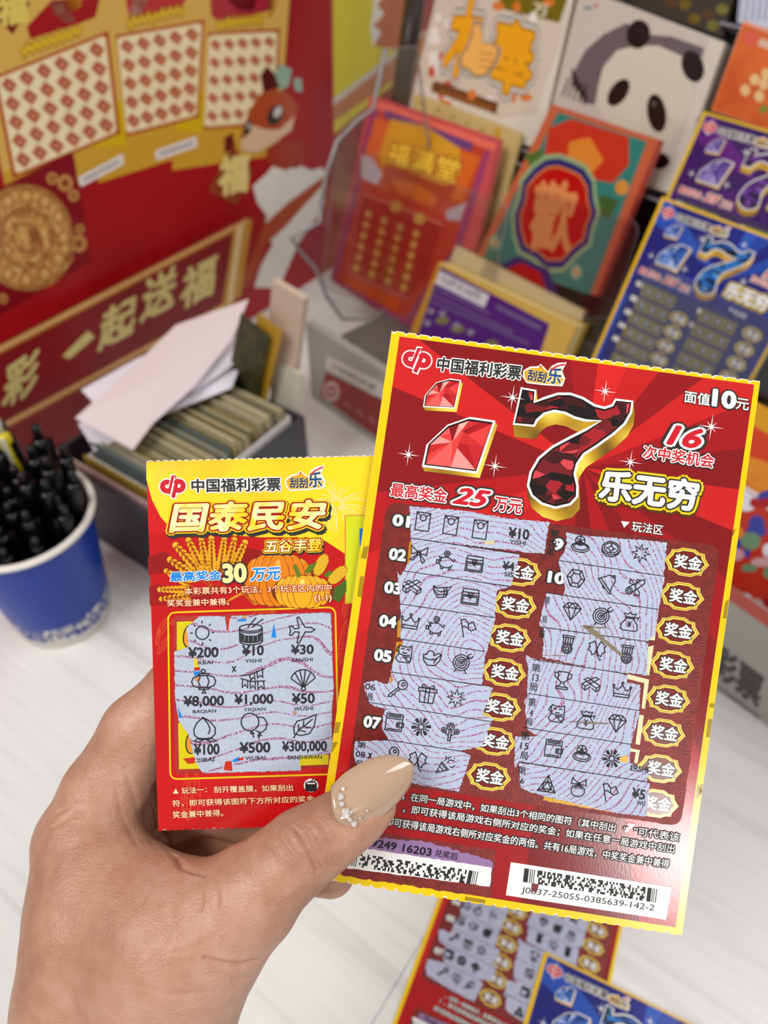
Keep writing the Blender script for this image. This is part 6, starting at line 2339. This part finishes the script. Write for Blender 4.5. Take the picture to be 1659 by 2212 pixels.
def nail_half(t):
    # half width in mm along the nail, cuticle (0) to tip (1)
    if t < .32:
        return 6.6 + 1.0 * math.sin(t / .32 * math.pi / 2)
    u = (t - .32) / .68
    return 7.6 * math.sqrt(max(0.0, 1 - u ** 1.95))


rows, cols_ = 28, 18
nv, nf = [], []
for layer in (0, 1):
    for i in range(rows + 1):
        t = i / rows
        hw = max(nail_half(t), .02)
        for j in range(cols_ + 1):
            u = -1 + 2 * j / cols_
            s0 = -(1 - u * u) * 3.0 * (1 - t) ** 3           # rounded cuticle line
            arch = (1.0 - math.sqrt(max(0, 1 - (u * .86) ** 2))) * hw * .95
            lift = math.sin(t * math.pi) * .9
            p = nb + ax_ * (NL * t + s0) + lat * (u * hw * .97) + nrm * (lift - arch + (0 if layer == 0 else -.75))
            nv.append(np.array(cam_pos) + (p * .001) @ cam_axes - np.array(palm_c))
W1 = cols_ + 1
off = (rows + 1) * W1
for i in range(rows):
    for j in range(cols_):
        a_, b_, c_, d_ = i * W1 + j, i * W1 + j + 1, (i + 1) * W1 + j + 1, (i + 1) * W1 + j
        nf.append((a_, b_, c_, d_))
        nf.append((off + d_, off + c_, off + b_, off + a_))
rim = [j for j in range(W1)] + [i * W1 + cols_ for i in range(1, rows + 1)] + [rows * W1 + j for j in range(cols_ - 1, -1, -1)] + [i * W1 for i in range(rows - 1, 0, -1)]
for k in range(len(rim)):
    a_, b_ = rim[k], rim[(k + 1) % len(rim)]
    nf.append((b_, a_, off + a_, off + b_))
nail = link_mesh('thumbnail', nv, nf, nailm.m, parent=hand, smooth=True, label='long almond-shaped glossy beige nail')
bm = bmesh.new()
bm.from_mesh(nail.data)
bmesh.ops.recalc_face_normals(bm, faces=bm.faces)
bm.to_mesh(nail.data)
bm.free()
# rhinestones along the cuticle
stone = NT('clear_rhinestone', .05, .9)
stone.b.inputs['Base Color'].default_value = lin('#f6f2ee')
stone.b.inputs['Metallic'].default_value = .45
cT = crop(540, 1560, 3.95)
gems = [(795, 568, .55), (775, 640, .95), (782, 700, .7), (820, 780, 1.35), (850, 830, .6), (888, 868, .85), (935, 895, .75), (975, 905, .55), (1010, 900, .75), (1000, 755, .35), (938, 820, .3), (868, 762, .35)]
for x, y, rr in gems:
    bm = bmesh.new()
    bmesh.ops.create_icosphere(bm, subdivisions=1, radius=rr * .00105)
    px_, py_ = cT(x, y)
    # sit on the nail surface: drop along the sight line to the nearest nail point
    best = min(nv[:off], key=lambda p: (lambda q: (q[0] - px_) ** 2 + (q[1] - py_) ** 2)((lambda c: (CXP + FPX * c.dot(RT) / c.dot(FW), CYP - FPX * c.dot(UP) / c.dot(FW)))(Vector(p) + palm_c - cam_pos)))
    dpt = (Vector(best) + palm_c - cam_pos).dot(FW)
    pos = cam_pos + ray(px_, py_) * (dpt - .0006) - palm_c
    rot = Matrix.Rotation(rr * 7, 4, 'X') @ Matrix.Rotation(rr * 5, 4, 'Y')
    bmesh.ops.transform(bm, matrix=Matrix.Translation(pos) @ rot, verts=bm.verts)
    g_me = bpy.data.meshes.new('rhinestone')
    bm.to_mesh(g_me)
    bm.free()
    g_me.materials.append(stone.m)
    o = bpy.data.objects.new('rhinestone', g_me)
    col.objects.link(o)
    o.parent = nail
# lettering scratch data is no longer needed
bpy.data.objects.remove(_fo)
bpy.data.curves.remove(_fc)
